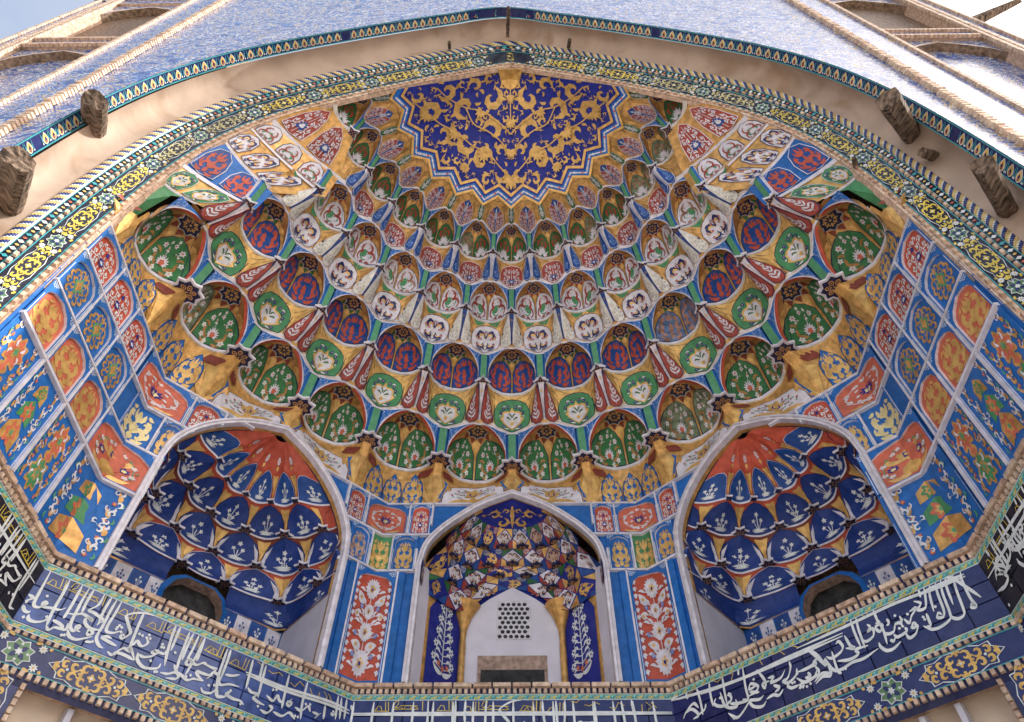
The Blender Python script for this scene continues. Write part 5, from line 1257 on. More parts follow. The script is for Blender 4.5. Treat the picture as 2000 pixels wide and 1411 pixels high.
    def facet(pts, m, orn):
        P = [Vector(p) for p in pts]; ce = sum(P, Vector()) / len(P); nr = (P[1] - P[0]).cross(P[2] - P[0]).normalized()
        if nr.dot(CAMP - ce) < 0: nr = -nr
        mb = MB(); mb.add([ce - nr * 0.05] + P, [(0, 1 + i, 1 + (i + 1) % len(P)) for i in range(len(P))], 'deep')
        q = [ce + (p - ce) * 0.9 + nr * 0.012 for p in P]; mb.add([ce + nr * 0.0] + q, [(0, 1 + i, 1 + (i + 1) % len(q)) for i in range(len(q))], m)
        if orn:
            up = (P[0] - P[2]); ey = up.normalized(); ex = ey.cross(nr).normalized(); hx = 0.36 * min((P[1] - P[3]).length if len(P) > 3 else (P[1] - P[0]).length, 2.0); hy = 0.36 * up.length
            orn.put(mb, lambda x, y, o: ce + ex * (x * hx * (1 - abs(y - 1) * 0.55)) + ey * ((y - 1) * hy) + nr * (0.02 + o), off=0.0, lift=0.004)
        obj('painted_facet', mb, th)
    mb = MB()                                                # blue and gold crown
    fan = [node(1, -4 + i * 0.5) for i in range(17)]; S0 = Q(0, 0.12, 21.25)
    mb.add([S0] + fan, [(0, 1 + i, 2 + i) for i in range(16)], 'deep')
    e = CAMP
    Mc = lambda x, y, o: Q(x, 0.2 + y * 0.72, 21.1 - hypot(x, y) * 0.36 - 0.03 - o)
    oc = pack(Orn(), [(0, 0.1), (1.35, 0.1), (1.25, 0.5), (1.0, 0.9), (0.6, 1.2), (0, 1.4)], (0.3, 0.22, 0.16, 0.11), 'gold', 4, 1, 0.26, 3000, 2); oc.leaf([(0, 0.1), (0, 0.7), (0, 1.3)], 0.1, 'gold', 1, 0.4, 5); oc.put(mb, Mc, lambda x, y: (x, y), 0.01); obj('crown', mb, th)
    i = 0
    for j in range(1, 5):
        ph = -3.5 if j % 2 else -4.0
        while ph <= 4.01:
            top, bot = node(j, ph), node(j + 1, ph); i += 1
            lft = node(j, ph - 0.5).lerp(node(j + 1, ph - 0.5), 0.5); rgt = node(j, ph + 0.5).lerp(node(j + 1, ph + 0.5), 0.5)
            big = 'white' if i % 3 else ('worn' if ph > 0.9 and j < 3 else 'deep')
            facet([top, rgt, bot, lft], big, OGA if big == 'deep' else OWA)
            facet([node(j, ph + 0.5), rgt, top], ('red', 'gold', 'blue', 'green')[(i + j) % 4], OFR if (i + j) % 4 in (0, 2) else None); facet([node(j, ph - 0.5), lft, top], ('red', 'gold', 'blue', 'green')[(i + j) % 4], OFR if (i + j) % 4 in (0, 2) else None)
            facet([node(j + 1, ph + 0.5), rgt, bot], ('gilt', 'blue', 'red')[(i + j) % 3], None); facet([node(j + 1, ph - 0.5), lft, bot], ('gilt', 'blue', 'red')[(i + j) % 3], None)
            if j >= 2 and abs(ph + 0.5) < 3.3:
                p = node(j, ph + 0.5); R1 = 0.3; mb = MB(); MPl = lambda x, y, o: p + Vector((x, y - 0.02, -0.03 - o)); st = star_pts(6, R1, R1 * 0.7)
                patch(mb, MPl, st, 'navy', 0.0, 9, (), thick=0.1); o_petals('gilt', 'navy').put(mb, MPl, lambda x, y: (x * R1 * 0.85, y * R1 * 0.85), 0.006, 0.003); obj('star_plate', mb, th)
            ph += 1.0
def o_gardenpanel_small():
    o = Orn(); W = 'glazewhite'; o.stroke([(0, 0.1), (0.02, 1.2), (0, 3.4)], 0.07, W, 1)
    def half(o):
        for i in range(9):
            y = 0.5 + i * 0.33; L = 0.75 - 0.05 * i
            o.stroke([(0, y - 0.2), (L * 0.6, y - 0.05), (L, y + 0.2)], 0.045, W, 1); o.leaf([(L * 0.4, y - 0.1), (L * 0.7, y + 0.02), (L, y - 0.1)], 0.08, W, 1, n=3)
            if i % 2 == 0: o.flower((L, y + 0.22), 0.17, W, 'deep', 1, 6)
        o.leaf([(0, 0.1), (0.4, 0.15), (0.8, 0.4)], 0.12, W, 1); o.flower((0.35, 0.5), 0.12, 'coral', 'gold', 3, 6)
    MIR(o, half); o.flower((0, 3.5), 0.17, W, 'deep', 1, 6); o.flower((0, 0.35), 0.13, 'coral', 'gold', 3, 6)
    return o
centre_alcove()
CAL_L = [[(0.21,12.51),(0.23,12.14),(0.25,11.76),(0.27,11.54),(0.33,11.47),(0.44,11.5),(0.52,11.61),(0.53,11.66),(0.47,11.68),(0.46,11.6),(0.53,11.55),(0.67,11.59),(0.85,11.62),(0.94,11.68),(0.99,11.75)],[(0.73,12.5),(0.75,12.06),(0.75,11.66),(0.77,11.35),(0.8,11.12)],[(1.07,12.48),(1.08,11.98),(1.07,11.55),(1.05,11.46)],[(1.26,12.48),(1.25,12.1),(1.26,11.73),(1.27,11.48),(1.32,11.31),(1.43,11.26),(1.5,11.36),(1.5,11.44),(1.44,11.41),(1.46,11.31),(1.58,11.3)],[(1.38,12.49),(1.37,12.09),(1.39,11.76)],[(1.68,12.53),(1.68,12.24),(1.64,12.1),(1.52,11.92),(1.68,11.9),(1.95,11.82),(1.89,11.7),(1.87,11.62)],[(1.08,11.62),(1.28,11.68),(1.42,11.76),(1.61,11.73),(1.71,11.68),(1.64,11.73),(1.55,11.67),(1.59,11.56),(1.72,11.49),(1.94,11.52),(2.06,11.64)],[(1.88,12.49),(1.86,12.08),(1.88,11.69)],[(2.03,12.51),(2.01,12.15),(2.01,11.69),(2.0,11.33),(2.14,11.16),(2.27,11.13)],[(2.16,12.5),(2.15,12.11),(2.12,11.77),(2.15,11.58),(2.3,11.59),(2.41,11.67),(2.47,11.73)],[(3.1,12.52),(2.81,12.44),(2.55,12.3),(2.44,12.18),(2.5,12.08),(2.6,11.95),(2.72,11.8),(2.7,11.7),(2.61,11.56),(2.54,11.59),(2.56,11.67),(2.65,11.61)],[(2.83,12.47),(2.83,12.19),(2.85,11.73),(2.87,11.45),(2.88,11.36)],[(0.05,11.7),(0.19,11.65),(0.11,11.55),(0.1,11.45)],[(0.08,11.4),(0.16,11.28),(0.26,11.27),(0.3,11.32)],[(0.31,11.23),(0.35,11.12),(0.48,11.1),(0.62,11.16),(0.72,11.26),(0.72,11.36)],[(0.8,11.12),(0.89,11.05),(0.98,11.16),(1.13,11.19),(1.25,11.22),(1.22,11.39)],[(0.86,11.32),(1.02,11.3),(1.18,11.25)],[(1.29,11.23),(1.4,11.09),(1.58,11.08),(1.75,11.19),(1.9,11.31)],[(1.73,11.36),(1.75,11.44),(1.83,11.44),(1.86,11.36),(1.78,11.31),(1.72,11.36)],[(2.55,11.31),(2.32,11.34),(2.13,11.38),(2.21,11.45),(2.36,11.45)],[(2.4,11.09),(2.54,11.05),(2.63,11.19),(2.74,11.33),(2.93,11.31),(2.85,11.4),(2.95,11.35),(3.12,11.14)],[(2.61,11.07),(2.59,11.14),(2.75,11.17),(2.94,11.16),(3.1,11.13)],[(3.77,12.48),(3.78,12.14),(3.83,11.69),(3.9,11.3)],[(3.9,12.49),(3.9,12.16),(3.9,11.75)],[(4.19,12.46),(4.2,12.05),(4.21,11.62),(4.25,11.28)],[(4.31,12.47),(4.28,12.02),(4.28,11.62)],[(4.47,12.48),(4.45,12.02),(4.4,11.63)],[(4.66,12.49),(4.62,11.99),(4.57,11.61),(4.51,11.26)],[(2.82,11.56),(2.91,11.5),(2.97,11.65),(3.08,11.57),(3.18,11.58),(3.25,11.71),(3.18,11.81)],[(3.14,11.33),(3.3,11.31),(3.5,11.42),(3.62,11.57),(3.77,11.6),(3.79,11.71)],[(3.12,11.36),(3.19,11.17),(3.38,11.06),(3.58,11.09),(3.76,11.18),(3.79,11.32)],[(3.47,11.57),(3.46,11.51),(3.56,11.51),(3.59,11.59),(3.49,11.6)],[(3.86,11.09),(4.06,11.13),(4.21,11.23),(4.39,11.24),(4.61,11.17),(4.77,11.27),(5.02,11.3)],[(4.13,11.43),(4.25,11.28),(4.35,11.19),(4.3,11.08),(4.05,11.01)],[(4.41,11.7),(4.54,11.69),(4.52,11.58),(4.42,11.58),(4.46,11.73),(4.69,11.65),(4.87,11.79),(4.97,11.8)],[(1.79,11.11),(1.94,11.16),(1.97,11.22)],[(4.81,11.77),(5.17,11.75),(5.27,11.76),(5.15,11.54),(4.97,11.5),(4.77,11.49),(4.88,11.37),(5.04,11.31)],[(4.66,12.49),(4.67,12.01),(4.67,11.75)],[(5.39,12.44),(5.39,12.11),(5.4,11.58),(5.49,11.16),(5.55,11.08),(5.7,11.13)],[(5.49,12.46),(5.5,12.09),(5.48,11.51)],[(5.1,11.4),(5.19,11.53),(5.22,11.64),(5.39,11.61),(5.51,11.39),(5.77,11.5),(6.07,11.54)],[(5.56,11.71),(5.78,11.76),(5.97,11.87)],[(5.04,11.12),(5.14,11.03),(5.35,11.08),(5.47,11.22),(5.56,11.06),(5.76,11.14),(5.84,11.3),(5.77,11.21),(5.99,11.16),(6.22,11.18),(6.35,11.11)],[(6.66,12.44),(6.67,11.95),(6.69,11.45)],[(6.22,12.45),(6.25,11.95),(6.27,11.56)],[(7.44,12.46),(7.46,11.74),(7.48,11.42)],[(8.08,12.5),(8.07,11.81),(8.13,11.33)],[(6.54,12.48),(6.58,11.91)],[(6.12,12.01),(7.45,12.04),(8.86,12.17),(9.66,12.15)],[(6.16,11.95),(7.47,11.95),(8.88,12.07),(9.66,12.06)],[(6.32,11.61),(6.45,11.53),(6.66,11.54),(6.56,11.41),(6.72,11.34),(6.94,11.32)],[(6.92,11.61),(7.16,11.53),(7.24,11.73),(7.35,11.61),(7.5,11.59)],[(7.07,11.37),(7.19,11.32),(7.07,11.14),(6.85,11.16)],[(7.58,11.69),(7.73,11.68),(7.69,11.57),(7.6,11.63),(7.73,11.81)],[(7.87,11.6),(8.1,11.58),(8.27,11.78),(8.38,11.65)],[(8.45,11.67),(8.64,11.65),(8.56,11.52),(8.73,11.74)],[(7.25,11.24),(7.54,11.22),(7.74,11.39),(7.96,11.27)],[(8.82,12.01),(8.85,11.59)],[(9.19,12.46),(9.24,11.72)],[(9.31,12.44),(9.38,11.78)],[(9.5,12.48),(9.53,11.83)],[(9.7,12.34),(9.97,12.19)],[(9.05,11.86),(9.14,11.82),(9.19,11.91)]]
CAL_LY = [[(0.3,12.17),(0.37,12.32),(0.46,12.3),(0.5,12.17)],[(0.27,12.16),(0.67,12.15)],[(0.62,12.17),(0.58,12.46)],[(0.71,12.16),(0.67,12.46)],[(0.67,12.15),(0.71,12.15)],[(2.23,12.19),(2.32,12.34),(2.41,12.32),(2.45,12.18)],[(2.2,12.17),(2.63,12.16)],[(2.58,12.18),(2.56,12.48)],[(2.67,12.18),(2.66,12.48)],[(2.63,12.16),(2.67,12.16)],[(3.05,12.15),(3.14,12.3),(3.24,12.28),(3.27,12.15)],[(3.02,12.14),(3.45,12.13)],[(3.4,12.14),(3.4,12.45)],[(3.5,12.14),(3.49,12.45)],[(3.45,12.13),(3.5,12.12)],[(4.9,12.15),(5.01,12.3),(5.12,12.28),(5.15,12.14)],[(4.87,12.13),(5.34,12.12)],[(5.28,12.14),(5.3,12.45)],[(5.39,12.13),(5.41,12.45)],[(5.34,12.12),(5.39,12.12)],[(0.85,12.31),(0.89,12.45),(0.99,12.49),(0.99,12.36),(0.89,12.26)],[(0.81,12.22),(1.59,12.21)],[(0.9,12.28),(0.98,12.26),(1.07,12.3)],[(1.09,12.26),(1.18,12.22),(1.21,12.3)],[(1.38,12.2),(1.41,12.29),(1.52,12.31),(1.63,12.21)],[(1.05,12.33),(1.6,12.32)],[(1.74,12.47),(1.76,12.17)],[(3.58,12.29),(3.64,12.44),(3.76,12.47),(3.74,12.35),(3.62,12.23)],[(3.52,12.2),(4.39,12.18)],[(3.63,12.26),(3.72,12.23),(3.82,12.28)],[(3.84,12.23),(3.94,12.19),(3.98,12.28)],[(4.16,12.17),(4.2,12.27),(4.33,12.29),(4.43,12.18)],[(3.81,12.31),(4.41,12.29)],[(4.58,12.46),(4.57,12.14)],[(5.6,12.09),(5.72,12.25),(5.82,12.23),(5.85,12.09)],[(5.56,12.08),(6.04,12.06)],[(5.99,12.08),(6.02,12.41)],[(6.09,12.08),(6.12,12.4)],[(6.04,12.06),(6.09,12.06)],[(4.79,12.16),(4.89,12.32),(5.0,12.3),(5.03,12.16)],[(4.75,12.15),(5.21,12.13)],[(5.16,12.15),(5.18,12.47)],[(5.27,12.15),(5.29,12.47)],[(5.21,12.13),(5.27,12.13)],[(6.37,12.45),(6.53,12.4),(6.64,12.52)],[(6.77,12.33),(6.93,12.29),(7.12,12.4),(7.25,12.34)],[(7.54,12.25),(7.71,12.18),(7.83,12.4),(8.01,12.3)],[(8.2,12.33),(8.32,12.17)],[(8.55,12.33),(8.53,12.08)],[(8.68,12.41),(8.84,12.26),(8.71,12.14)],[(8.84,12.4),(9.0,12.22)]]
CAL_LD = [(0.23,11.11),(1.22,11.04),(1.28,11.07),(2.39,11.85),(2.36,11.78),(2.46,11.82),(2.35,11.72),(2.49,11.7),(2.95,11.84),(3.04,11.83),(3.2,11.92),(3.17,11.82),(3.26,11.84),(3.63,11.82),(3.63,11.74),(3.69,11.75),(3.51,11.28),(3.72,11.05),(3.77,11.07),(4.03,11.74),(0.45,11.83),(0.7,11.33),(4.55,11.24),(4.65,11.32),(5.22,11.25),(5.37,11.31),(5.86,11.34),(6.25,11.1),(6.76,11.22),(7.07,11.83),(7.17,11.87),(8.18,11.81),(8.32,11.85),(7.94,11.36),(8.03,11.36),(9.12,11.92)]
CAL_R = [[(9.24,12.8),(9.17,12.29),(9.12,11.75),(9.14,11.48),(9.03,11.5),(9.09,11.59),(9.14,11.48)],[(9.04,12.76),(8.93,12.1),(8.85,11.58),(8.79,11.4),(8.63,11.36),(8.51,11.45),(8.5,11.63)],[(8.83,12.76),(8.75,12.24),(8.68,11.75)],[(8.7,12.78),(8.59,12.14),(8.51,11.58),(8.42,11.42),(8.14,11.34),(7.93,11.37),(7.78,11.54)],[(8.56,12.77),(8.48,12.2),(8.41,11.71),(8.32,11.56),(8.19,11.6),(8.26,11.7),(8.33,11.62)],[(8.4,12.76),(8.29,12.25),(8.18,11.78)],[(8.24,12.77),(8.16,12.22),(8.04,11.97),(7.84,11.99),(7.98,12.13),(7.85,12.26)],[(8.1,12.8),(8.05,12.28)],[(9.28,12.32),(8.55,12.34),(7.79,12.4),(7.16,12.42),(6.14,12.39),(5.27,12.38),(4.38,12.37)],[(9.28,12.39),(8.19,12.41)],[(8.85,12.73),(8.98,12.43),(9.18,12.02),(9.35,11.64)],[(7.99,11.82),(7.97,11.62),(7.94,11.47),(7.79,11.48)],[(7.63,12.04),(7.84,12.07),(7.63,11.91),(7.5,11.76),(7.42,11.92)],[(7.35,12.04),(7.34,11.88),(7.16,11.87),(7.04,11.71),(6.85,11.72),(6.79,11.87)],[(7.02,12.11),(7.02,11.98),(6.94,11.93)],[(7.61,11.66),(7.64,11.57),(7.51,11.42),(7.33,11.39),(7.3,11.59)],[(7.61,11.58),(7.51,11.62),(7.59,11.71),(7.65,11.63)],[(7.35,11.7),(7.34,11.58),(7.08,11.53),(7.01,11.64)],[(7.1,11.39),(6.86,11.29),(6.67,11.31),(6.57,11.46),(6.57,11.59)],[(6.87,11.54),(6.93,11.47),(7.01,11.54)],[(6.48,12.19),(6.52,12.08),(6.42,12.0),(6.57,12.01),(6.51,11.82),(6.29,11.75),(6.21,11.83)],[(6.76,12.27),(6.81,11.9),(6.75,11.46)],[(6.84,12.06),(6.65,12.02),(6.71,11.86),(6.84,11.98),(6.7,12.13)],[(6.79,12.72),(6.77,12.18)],[(6.27,12.69),(6.21,12.13),(6.18,11.59)],[(6.11,12.72),(6.08,12.15),(6.08,11.67)],[(5.79,12.15),(5.83,11.83),(5.91,11.71),(5.69,11.8)],[(5.48,12.02),(5.58,12.06),(5.63,11.87),(5.5,11.75),(5.23,11.7),(5.1,11.8)],[(5.35,11.56),(5.68,11.47),(5.95,11.52),(5.93,11.66),(6.28,11.63)],[(5.05,11.78),(5.15,11.39),(5.37,11.31),(5.72,11.37),(6.05,11.35),(6.49,11.45)],[(4.65,12.25),(4.81,11.96),(5.01,11.58),(5.03,11.74),(4.94,11.61)],[(5.3,11.88),(5.26,11.35),(5.33,11.2)],[(4.87,11.89),(4.7,11.79),(4.77,11.72),(4.59,11.71),(4.41,11.7),(4.15,11.72)],[(5.08,11.64),(5.05,11.35),(4.82,11.41),(4.55,11.27)],[(4.71,11.7),(4.76,11.47),(4.55,11.39),(4.29,11.37),(4.1,11.57)],[(4.46,11.6),(4.49,11.46),(4.33,11.48)],[(-0.46,12.45),(1.08,12.32),(2.53,12.2),(3.95,12.23),(5.77,12.24)],[(1.07,12.26),(3.01,12.18),(5.74,12.16)],[(2.62,12.66),(2.55,11.92),(2.53,11.55),(2.36,11.61)],[(3.03,12.26),(3.18,11.85),(3.12,11.66),(3.08,11.8),(3.31,11.8)],[(3.29,11.89),(3.46,11.86),(3.33,11.74),(3.65,11.75),(3.85,11.92)],[(4.05,12.1),(4.02,11.9),(3.85,11.67),(3.67,11.65)],[(4.2,11.83),(4.11,11.65),(3.85,11.54),(3.66,11.62)],[(4.85,11.86),(4.68,11.75),(4.49,11.71),(4.27,11.71)],[(4.68,12.23),(4.88,11.93),(4.98,11.63),(5.07,11.76)],[(2.9,11.83),(2.65,11.8),(2.74,11.94),(2.93,11.78),(2.8,11.66),(2.55,11.62)],[(2.52,11.51),(2.16,11.56),(1.94,11.64)],[(1.98,11.97),(2.02,11.74),(1.8,11.65)],[(1.72,12.07),(1.79,11.61),(2.13,11.48),(2.15,11.69)],[(1.54,11.96),(1.45,11.82),(1.61,11.68),(1.89,11.62)],[(1.18,11.92),(1.1,11.78),(0.87,11.69)],[(0.42,11.9),(0.68,11.94),(0.87,11.69),(0.66,11.64)],[(0.33,11.76),(0.47,11.92),(0.77,12.08),(0.92,11.89)],[(3.63,11.42),(3.46,11.31),(3.3,11.38),(3.07,11.34)],[(3.05,11.3),(2.89,11.2),(2.64,11.29),(2.56,11.49),(2.86,11.42),(3.02,11.48)],[(2.56,11.49),(2.31,11.29),(2.05,11.18),(1.82,11.39)],[(4.1,11.36),(3.88,11.36),(3.79,11.48),(4.0,11.57)],[(4.74,11.56),(4.59,11.41),(4.37,11.38),(4.1,11.36)],[(5.09,11.58),(5.05,11.27),(4.82,11.32),(4.57,11.21)],[(1.91,12.58),(1.87,12.1),(1.85,11.67)],[(1.44,12.63),(1.4,12.19),(1.39,11.76)],[(0.99,12.58),(1.02,12.07),(1.01,11.64)],[(0.6,12.6),(0.61,12.28)],[(2.47,12.63),(2.43,12.33)],[(0.04,12.54),(0.25,12.55),(0.12,12.42)],[(2.63,11.72),(2.92,11.61)],[(3.39,11.64),(3.53,11.5),(3.37,11.43)]]
CAL_RY = [[(7.3,12.72),(7.33,12.54),(7.23,12.47)],[(7.41,12.63),(7.38,12.48),(7.27,12.49)],[(7.62,12.69),(7.79,12.65),(7.66,12.54),(7.59,12.62)],[(7.88,12.77),(7.8,12.43)],[(7.96,12.64),(7.9,12.42)],[(6.45,12.68),(6.49,12.41),(6.41,12.41)],[(6.61,12.6),(6.58,12.45)],[(6.88,12.8),(6.92,12.54),(7.07,12.63)],[(5.54,12.65),(5.28,12.4)],[(5.91,12.69),(5.72,12.61),(5.92,12.52)],[(5.25,12.74),(5.23,12.59)],[(7.53,12.82),(7.65,12.67),(8.0,12.72)],[(5.08,12.49),(5.94,12.47)],[(1.57,12.57),(1.71,12.41),(1.94,12.59)],[(2.12,12.57),(2.27,12.46),(2.16,12.28)],[(2.96,12.56),(3.2,12.58),(3.24,12.34)],[(3.64,12.5),(3.87,12.51),(3.98,12.35)],[(4.28,12.56),(4.44,12.38)],[(4.7,12.65),(4.86,12.63),(4.75,12.46)],[(0.65,12.43),(0.92,12.49),(1.11,12.25)],[(0.03,12.55),(0.2,12.43)]]
CAL_RD = [(7.88,11.75),(7.89,11.68),(8.27,11.88),(7.3,11.81),(7.31,11.74),(7.21,11.72),(5.41,11.29),(5.48,11.28),(4.14,11.31),(4.22,11.29),(4.43,11.27),(7.25,12.09),(6.9,11.48),(7.56,11.99),(1.96,11.89),(2.03,11.89),(1.68,11.91),(3.94,11.48),(4.01,11.48),(4.11,11.27),(4.19,11.26),(4.31,11.23),(1.96,11.19),(2.05,11.18),(3.54,11.54),(2.86,12.02),(4.16,11.67)]
# ------------------------------------------------------------------ inscription friezes on the five walls
def unit_box(name, hx, hy, hz, mat, bev=0.0):
    mb = MB()
    if bev:
        x, y, z, b = hx, hy, hz, bev
        P = [(-x, -y, -z), (x, -y, -z), (x, -y, z), (-x, -y, z), (-x + b, y, -z + b), (x - b, y, -z + b), (x - b, y, z - b), (-x + b, y, z - b)]
        mb.add(P, [(4, 5, 6, 7), (0, 1, 5, 4), (1, 2, 6, 5), (2, 3, 7, 6), (3, 0, 4, 7), (0, 3, 2, 1)], mat)
    else: mb.box((0, 0, 0), (hx, hy, hz), mat)
    return mb.mesh(name)
def place(name, me, parent, M, s, z, o=0.0, jit=0.0):
    """put a unit piece on a mapped surface: local x along s, y out of it, z along the second coordinate"""
    p = Vector(M(s, z, o)); ex = (Vector(M(s + 0.02, z, o)) - p).normalized(); ey = (Vector(M(s, z, o + 0.02)) - p).normalized(); ez = ex.cross(ey)
    if ez.dot(Vector(M(s, z + 0.02, o)) - p) < 0: ex = -ex; ez = -ez
    ob = bpy.data.objects.new(name, me); COL.objects.link(ob); ob.parent = parent
    R = Matrix(((ex.x, ey.x, ez.x), (ex.y, ey.y, ez.y), (ex.z, ey.z, ez.z)))
    if jit: R = R @ Matrix.Rotation(random.uniform(-jit, jit), 3, 'Y')
    ob.matrix_local = Matrix.Translation(p * U) @ R.to_4x4()
    return ob
DENT = [unit_box('brick', 0.066, 0.06, 0.085, m, 0.015) for m in ('brick', 'brick2', 'brick')]
DENT2 = [unit_box('brick', 0.066, 0.05, 0.06, m, 0.012) for m in ('brick', 'brick2', 'brick')]
LEDGE = [unit_box('brick', 0.30, 0.09, 0.085, m, 0.02) for m in ('brick', 'brick2')]
TILE = [unit_box('tile', 0.425, 0.03, 0.245, m, 0.012) for m in ('midnight2', 'midnight3', 'ink', 'midnight')]
def strip_orn(seed):
    o = Orn(); rd = random.Random(seed)
    return o
def o_yellowcart():
    """tile cartouche, box x -1.6..1.6, y -0.5..0.5"""
    o = Orn(); P = [(1.5, 0), (1.15, 0.2), (1.12, 0.38), (0.8, 0.34), (0.45, 0.47), (0, 0.44)]
    loop = P + [(-x, y) for x, y in P[::-1][1:]] + [(-x, -y) for x, y in P[1:]][0:0]
    top = P + [(-x, y) for x, y in P[::-1][1:]]; loop = top + [(x, -y) for x, y in top[::-1][1:-1]]
    o.poly(loop, 'glazewhite', 1, (0, 0)); o.poly([(x * 0.965, y * 0.93) for x, y in loop], 'midnight', 2, (0, 0))
    for sx in (-1, 1):
        for sy in (-1, 1):
            for x, y, r, a, t in ((0.25, 0.2, 0.17, 2.4, -0.9), (0.62, 0.18, 0.17, 3.6, 0.9), (0.95, 0.14, 0.14, 2.2, -0.9), (1.2, 0.06, 0.1, 3.6, 0.9), (0.42, 0.05, 0.1, 0.6, 0.9), (0.05, 0.32, 0.09, 0, 0.8)):
                Pp = [(sx * (x + r * (1 - 0.7 * i / 6) * cos(a + t * 2 * pi * i / 6)), sy * (y + r * (1 - 0.7 * i / 6) * sin(a + t * 2 * pi * i / 6))) for i in range(7)]
                o.leaf(Pp, 0.062, 'CART', 3, 0.3, 4, n=3)
    o.blob((0, 0), 0.12, 'CART', 3, 4, 0.3); o.blob((0, 0), 0.05, 'glazewhite', 4)
    for x in (-0.85, 0.85): o.blob((x, 0), 0.05, 'glazewhite', 4)
    return o
def o_rosette():
    o = Orn()
    o.poly([(0.52 * (1 if i % 2 else 0.74) * cos(pi * i / 8), 0.46 * (1 if i % 2 else 0.74) * sin(pi * i / 8)) for i in range(16)], 'glazewhite', 1, (0, 0))
    o.poly([(0.47 * (1 if i % 2 else 0.74) * cos(pi * i / 8), 0.41 * (1 if i % 2 else 0.74) * sin(pi * i / 8)) for i in range(16)], 'ROSE', 2, (0, 0))
    for i in range(4):
        a = pi / 4 + i * pi / 2; o.leaf([(0.05 * cos(a), 0.05 * sin(a)), (0.34 * cos(a), 0.3 * sin(a))], 0.09, 'midnight', 3, n=3); o.blob((0.3 * cos(a + pi / 4), 0.26 * sin(a + pi / 4)), 0.05, 'glazewhite', 3, n=6)
    o.blob((0, 0), 0.1, 'glazewhite', 4, 6, 0.3)
    for sx in (-1, 1):
        for sy in (-1, 1):
            o.flower((sx * 0.66, sy * 0.32), 0.12, 'glazewhite', 'ochre', 2, 8); o.leaf([(sx * 0.36, sy * 0.42), (sx * 0.5, sy * 0.48), (sx * 0.58, sy * 0.44)], 0.06, 'CART', 2, n=3); o.leaf([(sx * 0.84, sy * 0.36), (sx * 0.96, sy * 0.44)], 0.06, 'CART', 2, n=3)
    return o
def recol(o, mp):
    q = Orn(); q.it = [(V, F, mp.get(m, m), l) for V, F, m, l in o.it]; return q
def flatmesh(name, orn, sx, sy):
    mb = MB(); orn.put(mb, lambda x, y, o: (x, o, y), lambda x, y: (x * sx, y * sy), 0.004, 0.005); return mb.mesh(name)
CARTF = flatmesh('tile_cartouche', recol(o_yellowcart(), {'CART': 'ochre'}), 0.72, 0.76); ROSEF = flatmesh('tile_rosette', recol(o_rosette(), {'CART': 'ochre', 'ROSE': 'jade'}), 0.72, 0.76)
FN = dict(lside='dark inscription frieze on the left side wall', ldiag='blue inscription frieze in white script under the left alcove', back='weathered inscription frieze under the central alcove', rdiag='deep blue inscription frieze in white script under the right alcove', rside='dark inscription frieze on the right side wall')
exec_cal = {'ldiag': (CAL_L, CAL_LY, CAL_LD), 'rdiag': (CAL_R, CAL_RY, CAL_RD)}
def shift(C, ds, lim):
    return [[(s + ds, z) for s, z in st] for st in C if all(0.1 < s + ds < lim for s, z in st)]
